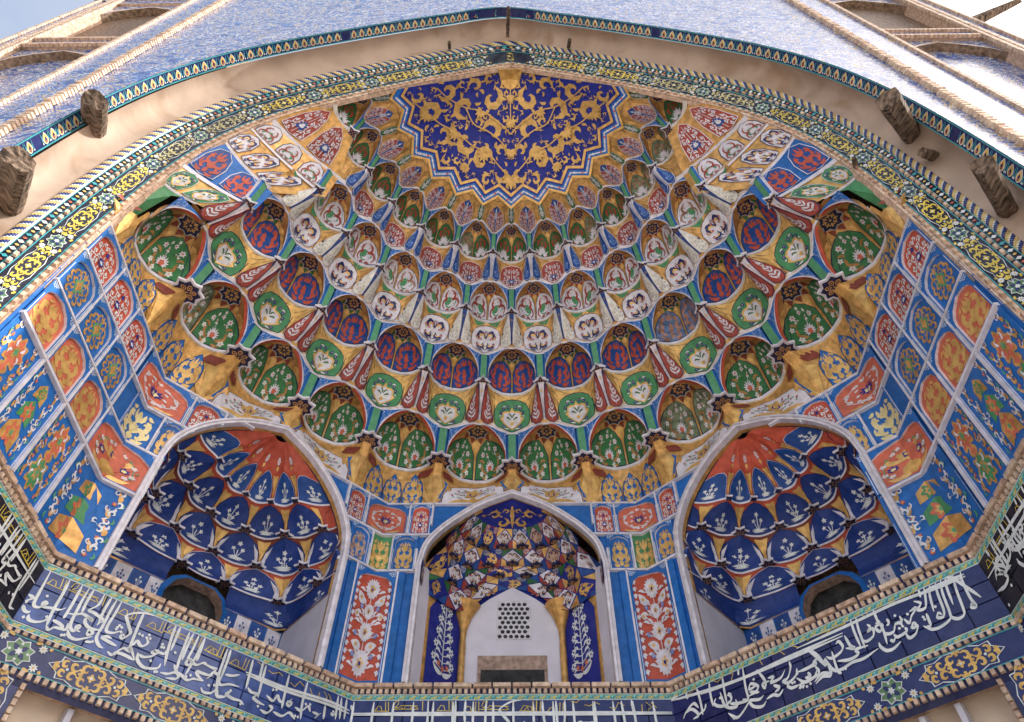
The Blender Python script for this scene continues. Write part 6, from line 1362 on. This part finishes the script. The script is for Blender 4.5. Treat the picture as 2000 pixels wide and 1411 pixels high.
for w in WALLS:
    M = WM[w]; th = tag(empty('inscription_frieze', BASE), FN[w], 'frieze', 'inscription friezes round the portal'); dark = w in ('lside', 'rside')
    Lw = M.L
    mb = MB(); mb.add([M(0, 9.6, 0.05), M(Lw, 9.6, 0.05), M(Lw, ZC - 0.01, 0.05), M(0, ZC - 0.01, 0.05)], [(0, 1, 2, 3)], 'navy'); mb.add([M(0, ZC - 0.01, 0.05), M(Lw, ZC - 0.01, 0.05), M(Lw, ZC - 0.01, -0.3), M(0, ZC - 0.01, -0.3)], [(0, 1, 2, 3)], 'mortar'); obj('frieze_bed', mb, th)
    n = int(Lw / 0.62); 
    for i in range(n): place('brick', random.choice(LEDGE), th, M, (i + 0.5) * Lw / n, 12.995, 0.07 + random.uniform(0, 0.012))
    n = int(Lw / 0.19)
    for i in range(n):
        s = (i + 0.5) * Lw / n
        place('brick', random.choice(DENT), th, M, s, 12.80, 0.07 + random.uniform(-0.015, 0.015), 0.03)
        place('brick', random.choice(DENT2), th, M, s, 10.765, 0.06 + random.uniform(-0.015, 0.015), 0.03)
        place('brick', random.choice(DENT), th, M, s, 9.865, 0.07 + random.uniform(-0.015, 0.015), 0.03)
    # scroll strips above and below the writing
    rd = random.Random(len(w) * 7)
    for z0, z1, nm in ((12.52, 12.70, 'scroll_strip'), (10.84, 10.97, 'scroll_strip')):
        mb = MB(); mb.add([M(0, z0, 0.07), M(Lw, z0, 0.07), M(Lw, z1, 0.07), M(0, z1, 0.07)], [(0, 1, 2, 3)], 'tealpale')
        for zz in (z0, z1): mb.add([M(0, zz - 0.012, 0.085), M(Lw, zz - 0.012, 0.085), M(Lw, zz + 0.012, 0.085), M(0, zz + 0.012, 0.085)], [(0, 1, 2, 3)], 'glazewhite')
        k = 0
        while k * 0.17 < Lw - 0.1:
            o = Orn(); s = 0.08 + k * 0.17; zc = (z0 + z1) / 2; h = (z1 - z0) / 2
            o.leaf([(s - 0.06, zc - 0.6 * h), (s, zc), (s + 0.06, zc + 0.6 * h)], 0.032, 'yellow' if k % 2 else 'teal', 1, n=3); o.leaf([(s + 0.02, zc - 0.5 * h), (s + 0.06, zc - 0.2 * h), (s + 0.1, zc - 0.6 * h)], 0.028, 'teal' if k % 2 else 'yellow', 1, n=3)
            o.put(mb, M, off=0.075, lift=0.004); k += 1
        obj(nm, mb, th)
    # glazed tiles of the inscription
    nx = max(3, int(round(Lw / 0.87))); q = Lw / nx / 0.87
    for j in range(3):
        for i in range(nx):
            s = (i + 0.5) * Lw / nx
            me = TILE[2] if dark else (random.choice(TILE[:2]) if w == 'ldiag' else TILE[3])
            ob = place('tile', me, th, M, s, 11.23 + j * 0.515, 0.07 + random.uniform(0, 0.008)); ob.scale = (q, 1, 1.02)
    O = Orn(); Y = Orn()
    if w in exec_cal: A, B_, D = exec_cal[w]
    elif dark:
        src = CAL_L if w == 'lside' else CAL_R
        A = shift(src, 0.0, Lw - 0.1) + shift(src, -5.2, 3.4) ; B_ = shift(CAL_LY, 0, Lw - 0.2); D = [(s, z) for s, z in CAL_LD if s < Lw - 0.2]
        A = [[(s, z) for s, z in st] for st in A] + [[(0.1, 12.0), (Lw - 0.1, 12.0)]]
    else:
        A = [[(0.1 + i * 0.62, 12.45), (0.1 + i * 0.62 + 0.02, 11.2)] for i in range(16)] + shift(CAL_L, 2.2, Lw - 0.2)[::2] + [[(0.1, 12.08), (Lw - 0.1, 12.08)], [(0.1, 12.03), (Lw - 0.1, 12.03)]]
        B_ = shift(CAL_LY, 0.5, Lw - 0.2); D = []
    for st in A:
        st = [(min(max(s, 0.03), Lw - 0.03), min(max(z, 11.0), 12.49)) for s, z in st]
        tall = abs(st[0][1] - st[-1][1]) > 0.5
        O.pen(st, 0.075 if tall else 0.078, 'glazewhite', 1, n=5)
    for s, z in D: O.poly([(s, z + 0.05), (s + 0.045, z), (s, z - 0.05), (s - 0.045, z)], 'glazewhite', 1)
    for st in B_:
        st = [(min(max(s, 0.03), Lw - 0.03), min(max(z, 11.0), 12.5)) for s, z in st]; Y.stroke(st, 0.022, 'yellow', 1, sm=False)
    mb = MB(); Y.put(mb, M, off=0.108, lift=0.003); O.put(mb, M, off=0.114, lift=0.003); obj('lettering', mb, th)
    # tile frieze of cartouches and rosettes below
    mb = MB(); mb.add([M(0, 9.96, 0.065), M(Lw, 9.96, 0.065), M(Lw, 10.69, 0.065), M(0, 10.69, 0.065)], [(0, 1, 2, 3)], 'midnight'); 
    for zz in (9.97, 10.68): mb.add([M(0, zz - 0.015, 0.08), M(Lw, zz - 0.015, 0.08), M(Lw, zz + 0.015, 0.08), M(0, zz + 0.015, 0.08)], [(0, 1, 2, 3)], 'teal')
    obj('tile_bed', mb, th)
    s = 0.55; k = 0
    while s < Lw - 0.4:
        if k % 3 == 0: place('tile_rosette', ROSEF, th, M, s, 10.325, 0.07); s += 1.8
        else: place('tile_cartouche', CARTF, th, M, s, 10.325, 0.07); s += 2.2 if k % 3 == 1 else 1.8
        k += 1
    # walls below: brick frame round a sunken plaster field
    mb = MB()
    mb.add([M(0, ZG, -0.45), M(Lw, ZG, -0.45), M(Lw, 9.8, -0.45), M(0, 9.8, -0.45)], [(0, 1, 2, 3)], 'plaster')
    for a, b in ((0, 1.1), (Lw - 1.1, Lw)): mb.add([M(a, ZG, 0.04), M(b, ZG, 0.04), M(b, 9.8, 0.04), M(a, 9.8, 0.04)], [(0, 1, 2, 3)], 'midnight')
    for a in (1.1, Lw - 1.1): mb.add([M(a, ZG, 0.04), M(a, 9.8, 0.04), M(a, 9.8, -0.45), M(a, ZG, -0.45)], [(0, 1, 2, 3)], 'plaster')
    mb.add([M(1.1, 9.78, 0.04), M(Lw - 1.1, 9.78, 0.04), M(Lw - 1.1, 9.78, -0.45), M(1.1, 9.78, -0.45)], [(0, 1, 2, 3)], 'brick2'); obj('lower_wall', mb, th)
    for a in (1.1, Lw - 1.1):
        sg = 1 if a < Lw / 2 else -1
        for i in range(10): place('brick', random.choice(DENT), th, M, a - sg * 0.07, 9.6 - i * 0.19, 0.08)
        place('tile_cartouche', CARTF, th, M, a - sg * 0.6, 8.9, 0.05).rotation_euler.rotate_axis('Y', pi / 2)
    for s in (2.3, 3.4, 4.5, 5.6, 6.7, 7.6):
        if s < Lw - 1.6:
            mb = MB(); p = [M(s - 0.1, 9.7, -0.44), M(s + 0.1, 9.7, -0.44), M(s + 0.1, ZG, -0.44), M(s - 0.1, ZG, -0.44), M(s - 0.07, 9.6, -0.1), M(s + 0.07, 9.6, -0.1), M(s + 0.07, ZG, -0.1), M(s - 0.07, ZG, -0.1)]
            mb.add(p, [(4, 5, 6, 7), (0, 4, 7, 3), (1, 2, 6, 5), (0, 1, 5, 4)], 'limewash'); obj('plaster_rib', mb, th)
# ------------------------------------------------------------------ bands of the portal arch
YI = 9.72
def xoff(y): return -0.4 * max(0.0, (YI - y)) / 2.47
def AB(s, d, o=0.0):
    x, z = arch_at(s, d); y = YI - 0.736 * d
    if o:
        e = 0.03; x2, z2 = arch_at(s, d + e); t = Vector((x2 - x, -0.736 * e, z2 - z)).normalized()
        x3, z3 = arch_at(min(s + e, ALEN - 1e-3), d); x4, z4 = arch_at(max(0, s - e), d); u = Vector((x3 - x4, 0, z3 - z4)).normalized()
        n = t.cross(u)
        if n.y > 0: n = -n
        return Vector((x + xoff(y), y, z)) + n * o
    return Vector((x + xoff(y), y, z))
S0 = 0.0
for i in range(NA):
    if ARCH[i][1] > 9.0: S0 = ARL[i]; break
S1 = ALEN - S0
def srange(st): 
    n = int((S1 - S0) / st); return [S0 + (S1 - S0) * i / n for i in range(n + 1)]
tb_ = tag(empty('arch_band', BASE), 'tiled band of yellow cartouches edged with bricks, lining the inside of the portal arch', 'arch', 'bands of the portal arch')
mb = MB(); mb.grid(lambda s, d: AB(s, d), srange(0.4), [0.0, 0.1, 0.22], 'brick2'); mb.grid(lambda s, d: AB(s, d), srange(0.4), [0.22, 0.49, 0.76], 'ink')
mb.grid(lambda s, v: AB(s, 0, 0) + Vector((0, v, 0)), srange(0.4), [0.0, 0.16], 'brick2')
for d in (0.235, 0.745): mb.grid(lambda s, v: AB(s, d - 0.012 + 0.024 * v, 0.02), srange(0.4), [0, 1], 'teal')
obj('band_bed', mb, tb_)
ADEN = [unit_box('brick', 0.095, 0.06, 0.055, m, 0.015) for m in ('brick', 'brick2', 'brick')]; ALED = [unit_box('brick', 0.36, 0.04, 0.045, m, 0.012) for m in ('brick', 'brick2')]
n = int((S1 - S0) / 0.75)
for i in range(n): place('brick', random.choice(ALED), tb_, AB, S0 + (i + 0.5) * (S1 - S0) / n, 0.05, 0.02)
n = int((S1 - S0) / 0.33)
for i in range(n): place('brick', random.choice(ADEN), tb_, AB, S0 + (i + 0.5) * (S1 - S0) / n, 0.16, 0.04 + random.uniform(-0.01, 0.012), 0.04)
paint('faded', (176, 168, 120), var=0.2); 
CY = flatmesh('tile_cartouche', recol(o_yellowcart(), {'CART': 'yellow', 'midnight': 'ink'}), 0.84, 0.53); RY_ = flatmesh('tile_rosette', recol(o_rosette(), {'CART': 'yellow', 'ROSE': 'greentile'}), 0.68, 0.53)
CO = flatmesh('tile_cartouche', recol(o_yellowcart(), {'CART': 'faded', 'midnight': 'ink'}), 0.84, 0.53); RO_ = flatmesh('tile_rosette', recol(o_rosette(), {'CART': 'faded', 'ROSE': 'jade'}), 0.68, 0.53)
k = 0; mid = ALEN / 2; per = 2.95
for sgn in (-1, 1):
    j = 0
    while True:
        s = mid + sgn * j * per / 2
        if s < S0 + 1 or s > S1 - 1: break
        if not (j == 0 and sgn > 0):
            old = (sgn > 0 and 5 < j < 10) or (sgn < 0 and 9 < j < 13)
            if j % 2 == 0: place('tile_cartouche', CO if old else CY, tb_, AB, s, 0.49, 0.012)
            else: place('tile_rosette', RO_ if old else RY_, tb_, AB, s, 0.49, 0.012)
        j += 1
tm = tag(empty('arch_moulding', BASE), 'brick course, small-diamond strip and twisted rope moulding edging the portal arch', 'arch', 'bands of the portal arch')
mb = MB(); mb.grid(lambda s, d: AB(s, d), srange(0.4), [0.76, 0.86], 'navy'); mb.grid(lambda s, d: AB(s, d), srange(0.4), [0.86, 1.03], 'ink')
for d in (0.865, 1.025): mb.grid(lambda s, v: AB(s, d - 0.01 + 0.02 * v, 0.02), srange(0.4), [0, 1], 'teal')
obj('band_bed', mb, tm)
for i in range(n): place('brick', random.choice(ADEN), tm, AB, S0 + (i + 0.5) * (S1 - S0) / n, 0.81, 0.03 + random.uniform(-0.01, 0.012), 0.04)
mb = MB(); nd = int((S1 - S0) / 0.2)
for i in range(nd):
    s = S0 + (i + 0.5) * (S1 - S0) / nd; w_ = 0.075 if i % 2 else 0.05
    mb.add([AB(s - w_, 0.945, 0.02), AB(s, 0.945 - w_ * 0.95, 0.02), AB(s + w_, 0.945, 0.02), AB(s, 0.945 + w_ * 0.95, 0.02)], [(0, 1, 2, 3)], ('ochre', 'glazewhite', 'coral', 'teal', 'ochre', 'glazewhite')[i % 6])
obj('diamond_strip', mb, tm)
mb = MB(); ss = srange(0.056); na = 8
def rope(s, a): 
    q = AB(s, 1.145 - 0.115 * cos(a), 0.075 * sin(a)); return q
P = [[rope(s, pi * k / na) for k in range(na + 1)] for s in ss]; V = [p for r_ in P for p in r_]
cols_ = ['ochre', 'faded', 'ochre', 'glazewhite', 'midnight', 'midnight3', 'midnight']
fl = {}
for i in range(len(ss) - 1):
    for k in range(na): fl.setdefault(cols_[(i + k) % 7], []).append((i * (na + 1) + k, i * (na + 1) + k + 1, (i + 1) * (na + 1) + k + 1, (i + 1) * (na + 1) + k))
base = True
for m, F in fl.items(): mb.add(V, F, m)
obj('rope', mb, tm)
# plaster cove
DF, YF = 1.64, 7.25
cv = tag(empty('plaster_cove', BASE), 'bare plaster cove curving round the mouth of the portal arch', 'cove')
def cove(s, v):
    y0, d0 = YI - 0.736 * 1.26, 1.26; y1, d1 = 7.78, 1.60
    a = v * pi / 2
    y = y0 + (y1 - y0) * v; d = d0 + (d1 - d0) * v + 0.42 * sin(pi * min(1, v ** 0.75)) ** 0.9
    x, z = arch_at(s, d); return (x + xoff(y), y, z)
mb = MB(); mb.grid(cove, srange(0.3), [i / 10 for i in range(11)], 'coveplaster'); me = mb.mesh('cove_face', True); obj('cove_face', me, cv)
# tiled edge of the facade opening
ed = tag(empty('arch_border', BASE), 'blue tile border of gilt leaf motifs along the outer edge of the arch', 'border', 'bands of the portal arch')
def SO(s, v, o=0.0):                                          # v 0 at the facade edge, 0.5 inside
    x, z = arch_at(s, DF - o); return Vector((x + xoff(YF), YF + v, z))
mb = MB(); mb.grid(lambda s, v: SO(s, v), srange(0.4), [0.0, 0.52], 'midnight')
for v, m in ((0.03, 'teal'), (0.49, 'teal')): mb.grid(lambda s, q: SO(s, v - 0.022 + 0.044 * q, 0.02), srange(0.4), [0, 1], m)
obj('border_bed', mb, ed)
o = Orn(); o.leaf([(0, 0.06), (0, 0.9)], 0.34, 'glazewhite', 1, n=10); o.leaf([(0, 0.1), (0, 0.84)], 0.27, 'ochre', 2, n=10); o.leaf([(0, 0.16), (0, 0.6)], 0.14, 'midnight', 3, n=8); o.blob((0, 0.3), 0.07, 'coral', 4); MIR(o, lambda o: (o.leaf([(0.5, 0.1), (0.42, 0.5), (0.5, 0.95)], 0.05, 'teal', 1), o.blob((0.46, 0.2), 0.07, 'glazewhite', 2)))
mb = MB(); o.put(mb, lambda x, y, q: (x, q, y), lambda x, y: (x * 0.38, 0.22 - y * 0.44), 0.004, 0.004); EM = mb.mesh('border_tile')
n = int((S1 - S0) / 0.40)
for i in range(n): 
    if i % 37 == 30: continue
    place('border_tile', EM, ed, lambda s, v, q: SO(s, v, q), S0 + (i + 0.5) * (S1 - S0) / n, 0.26, 0.01)
# ------------------------------------------------------------------ facade
fc = tag(empty('portal_facade', BASE), 'tall tiled facade in blue and pale glaze around the arch', 'facade')
XO = xoff(YF); ZH = 64.0; XE = 21.4
mb = MB(); E = [arch_at(s, DF) for s in srange(0.5)]; E = [(x + XO, z) for x, z in E]
for (xa, za), (xb, zb) in zip(E, E[1:]):
    if xb - xa > 1e-5: mb.add([(xa, YF, za), (xb, YF, zb), (xb, YF, ZH), (xa, YF, ZH)], [(0, 1, 2, 3)], 'facadetile')
xa, xb = E[0][0], E[-1][0]
for lo, hi in ((XO - 14.75, xa), (xb, XO + 14.75)): mb.add([(lo, YF, ZG), (hi, YF, ZG), (hi, YF, ZH), (lo, YF, ZH)], [(0, 1, 2, 3)], 'facadetile')
obj('spandrel_tiling', mb, fc)
FM = lambda x, z, o: Vector((x + XO, YF - o, z))
FB = [unit_box('brick', 0.16, 0.09, 0.075, m, 0.02) for m in ('brick', 'brick2', 'brick')]
for sg in (-1, 1):
    mb = MB()
    def rect(x0, x1, z0, z1, o, m): 
        a, b = sorted((sg * x0, sg * x1)); mb.add([FM(a, z0, o), FM(b, z0, o), FM(b, z1, o), FM(a, z1, o)], [(0, 1, 2, 3)], m)
    rect(14.75, 16.35, ZG, ZH, 0.06, 'facadetile'); rect(20.3, XE, ZG, ZH, 0.06, 'facadetile')
    for z0, z1 in ((33.1, 34.1), (42.6, 43.6), (ZG, 20.0), (51.5, 52.5)): rect(16.35, 20.3, z0, z1, 0.02, 'facadetile')
    rect(16.35, 20.3, 34.1, 42.6, -0.5, 'brownbrick'); rect(16.35, 20.3, 20.0, 33.1, -0.45, 'facadetile'); rect(16.35, 20.3, 43.6, 51.5, -0.5, 'brownbrick'); rect(16.35, 20.3, 52.5, ZH, -0.4, 'facadetile')
    for x in (16.35, 20.3):
        mb.add([FM(sg * x, 18, 0.06), FM(sg * x, ZH, 0.06), FM(sg * x, ZH, -0.5), FM(sg * x, 18, -0.5)], [(0, 1, 2, 3)], 'brick2')
    for z in (34.1, 42.6, 33.1, 43.6, 20.0, 51.5): mb.add([FM(sg * 16.35, z, 0.02), FM(sg * 20.3, z, 0.02), FM(sg * 20.3, z, -0.5), FM(sg * 16.35, z, -0.5)], [(0, 1, 2, 3)], 'brick2')
    # arched heads in the recesses
    for zt, fz, m in ((33.1, 31.0, 'facadetile'), (42.6, 40.4, 'facadetile'), (51.5, 49.4, 'facadetile')):
        pr = [(16.35, fz), (16.7, fz + 0.7), (17.3, fz + 1.2), (18.32, fz + 1.75), (19.35, fz + 1.2), (19.95, fz + 0.7), (20.3, fz)]
        for (x0, z0), (x1, z1) in zip(pr, pr[1:]):
            mb.add([FM(sg * x0, z0, -0.12), FM(sg * x1, z1, -0.12), FM(sg * x1, zt, -0.12), FM(sg * x0, zt, -0.12)], [(0, 1, 2, 3)], m)
            mb.add([FM(sg * x0, z0, -0.12), FM(sg * x1, z1, -0.12), FM(sg * x1, z1, -0.5), FM(sg * x0, z0, -0.5)], [(0, 1, 2, 3)], 'brownbrick')
            mb.add([FM(sg * x0, z0, -0.1), FM(sg * x1, z1, -0.1), FM(sg * x1, z1 + 0.16, -0.1), FM(sg * x0, z0 + 0.16, -0.1)], [(0, 1, 2, 3)], 'brick')
    a = sg * XE; mb.add([FM(a, ZG, 0.06), FM(a, ZH, 0.06), FM(a, ZH, -9), FM(a, ZG, -9)], [(0, 1, 2, 3)], 'brownbrick'); obj('pier_face', mb, fc)
    for x in (14.75,):
        z = 18.5
        while z < 46: place('brick', random.choice(FB), fc, FM, sg * x, z, 0.1 + random.uniform(-0.02, 0.02), 0.05); z += 0.215
    mb = MB()
    for x, o_, w_ in ((16.35, 0.10, 0.09), (20.3, 0.10, 0.10), (20.62, 0.10, 0.10), (21.35, 0.1, 0.08)):
        z = 19.0
        while z < 55: mb.box(FM(sg * x, z, o_), (w_, 0.07, 0.085), 'brick' if (int(z * 5) % 3) else 'brick2'); z += 0.215
    for zz in (33.1, 34.1, 43.6):
        x = 16.5
        while x < 20.3: mb.box(FM(sg * x, zz, 0.08), (0.085, 0.07, 0.09), 'brick2'); x += 0.2
    q = obj('brick_edging', mb, fc); q['kind'] = 'stuff'
# ------------------------------------------------------------------ beams
def beam(name, a, b, r0, r1, label, seed, group='old beams in the portal', n=9, split=False):
    rd = random.Random(seed); a, b = Vector(a), Vector(b); t = (b - a).normalized(); e1 = t.cross(Vector((0, 0, 1))).normalized(); e2 = t.cross(e1)
    mb = MB(); R = 12; prof = [(1.0 / max(abs(cos(2 * pi * k_ / R)), abs(sin(2 * pi * k_ / R)))) ** 0.55 * (1 + rd.uniform(-0.05, 0.05)) for k_ in range(R)]; V = []
    for i in range(n + 1):
        f = i / n; c = a.lerp(b, f); r = (r0 + (r1 - r0) * f)
        for k in range(R):
            an = 2 * pi * k / R; q = prof[k] * (1 + rd.uniform(-0.025, 0.025)); ext = t * (rd.uniform(-0.12, 0.12) * r0 * 2 if i == n else 0)
            if k in (3, 8): q *= 0.82
            V.append(c + (e1 * cos(an) + e2 * sin(an) * 0.9) * (r * q) + ext)
    F = [(i * R + k, i * R + (k + 1) % R, (i + 1) * R + (k + 1) % R, (i + 1) * R + k) for i in range(n) for k in range(R)]
    V.append(b - t * 0.1 * r1); F += [(n * R + k, n * R + (k + 1) % R, len(V) - 1) for k in range(R)]
    mb.add(V, F, 'wood'); o = obj(name, mb, None, BASE); tag(o, label, 'beam', group); return o
beam('wooden_beam', (-14.5, 8.6, 25.4), (-13.1, 6.8, 23.85), 0.36, 0.36, 'thick weathered beam stub in the left plaster, the upper of two', 1)
beam('wooden_beam', (-14.3, 8.6, 19.6), (-12.5, 6.7, 18.35), 0.40, 0.38, 'broad split beam stub in the left plaster at the picture edge', 2)
beam('wooden_beam', (13.7, 8.6, 24.6), (11.7, 6.8, 23.1), 0.30, 0.36, 'thick weathered beam stub in the right plaster, the upper of two', 3)
beam('wooden_beam', (13.7, 8.6, 18.8), (11.75, 6.8, 17.6), 0.25, 0.26, 'beam stub in the right plaster, the lower of two', 4)
beam('beam_stub', (13.55, 8.55, 22.9), (12.8, 8.2, 22.3), 0.17, 0.14, 'short broken beam end in the right plaster between the two beams', 5)
beam('wooden_peg', (-0.12, 8.6, 40.6), (-0.05, 7.0, 39.2), 0.09, 0.08, 'slender wooden stick at the very crown of the plaster cove', 6)
beam('wooden_peg', (-2.98, 8.7, 38.6), (-2.8, 7.95, 36.4), 0.08, 0.08, 'small wooden peg left of the crown in the plaster', 7)
beam('wooden_peg', (2.9, 8.7, 38.6), (2.8, 7.95, 36.6), 0.09, 0.09, 'small wooden peg right of the crown in the plaster', 8)
beam('wooden_beam', (20.4, 7.6, 36.2), (23.6, 6.6, 37.4), 0.3, 0.12, 'splintered beam jutting out from the right edge of the facade against the sky', 9)
beam('wooden_beam', (-21.6, 7.3, 43.0), (-23.3, 7.2, 45.0), 0.16, 0.1, 'dark pole jutting out from the left edge of the facade against the sky', 10)
beam('wooden_peg', (12.05, 9.62, 24.7), (11.85, 9.25, 24.6), 0.09, 0.08, 'little wooden peg at the right arch edge beside the painted strips', 11)
# ------------------------------------------------------------------ unseen masonry shell, added to keep sky and sun light out; ground
mb = MB()
prof = [(17.0, ZG), (17.0, 19.0), (15.0, 22), (13.9, 26), (12.9, 30), (10.9, 33.5), (8, 36.8), (0.01, 41)]
def shell(p, v):
    k = min(int(v), len(prof) - 2); f = v - k
    r = prof[k][0] + (prof[k + 1][0] - prof[k][0]) * f; z = prof[k][1] + (prof[k + 1][1] - prof[k][1]) * f
    return cyl(p, r, z)
mb.grid(shell, [-6.03 + 12.06 * i / 40 for i in range(41)], [0, 1, 2, 3, 4, 5, 6, 7], 'mortar')
for sg in (-1, 1): mb.add([(sg * 12.6, -0.3, ZG), (sg * 18, -0.3, ZG), (sg * 18, -0.3, 42), (sg * 14.5, -0.3, 42), (sg * 14.5, -0.3, 20)], [(0, 1, 2, 3, 4)], 'mortar')
o = obj('light_blocking_core', mb, None, VAULT); tag(o, 'unseen rough masonry core behind the painted vault, added to block stray light', 'masonry')
gm = MB(); gm.add([(-300, -300, ZG), (300, -300, ZG), (300, 300, ZG), (-300, 300, ZG)], [(0, 1, 2, 3)], 'courtyard')
g = obj('ground', gm, None, BASE, kind='structure')
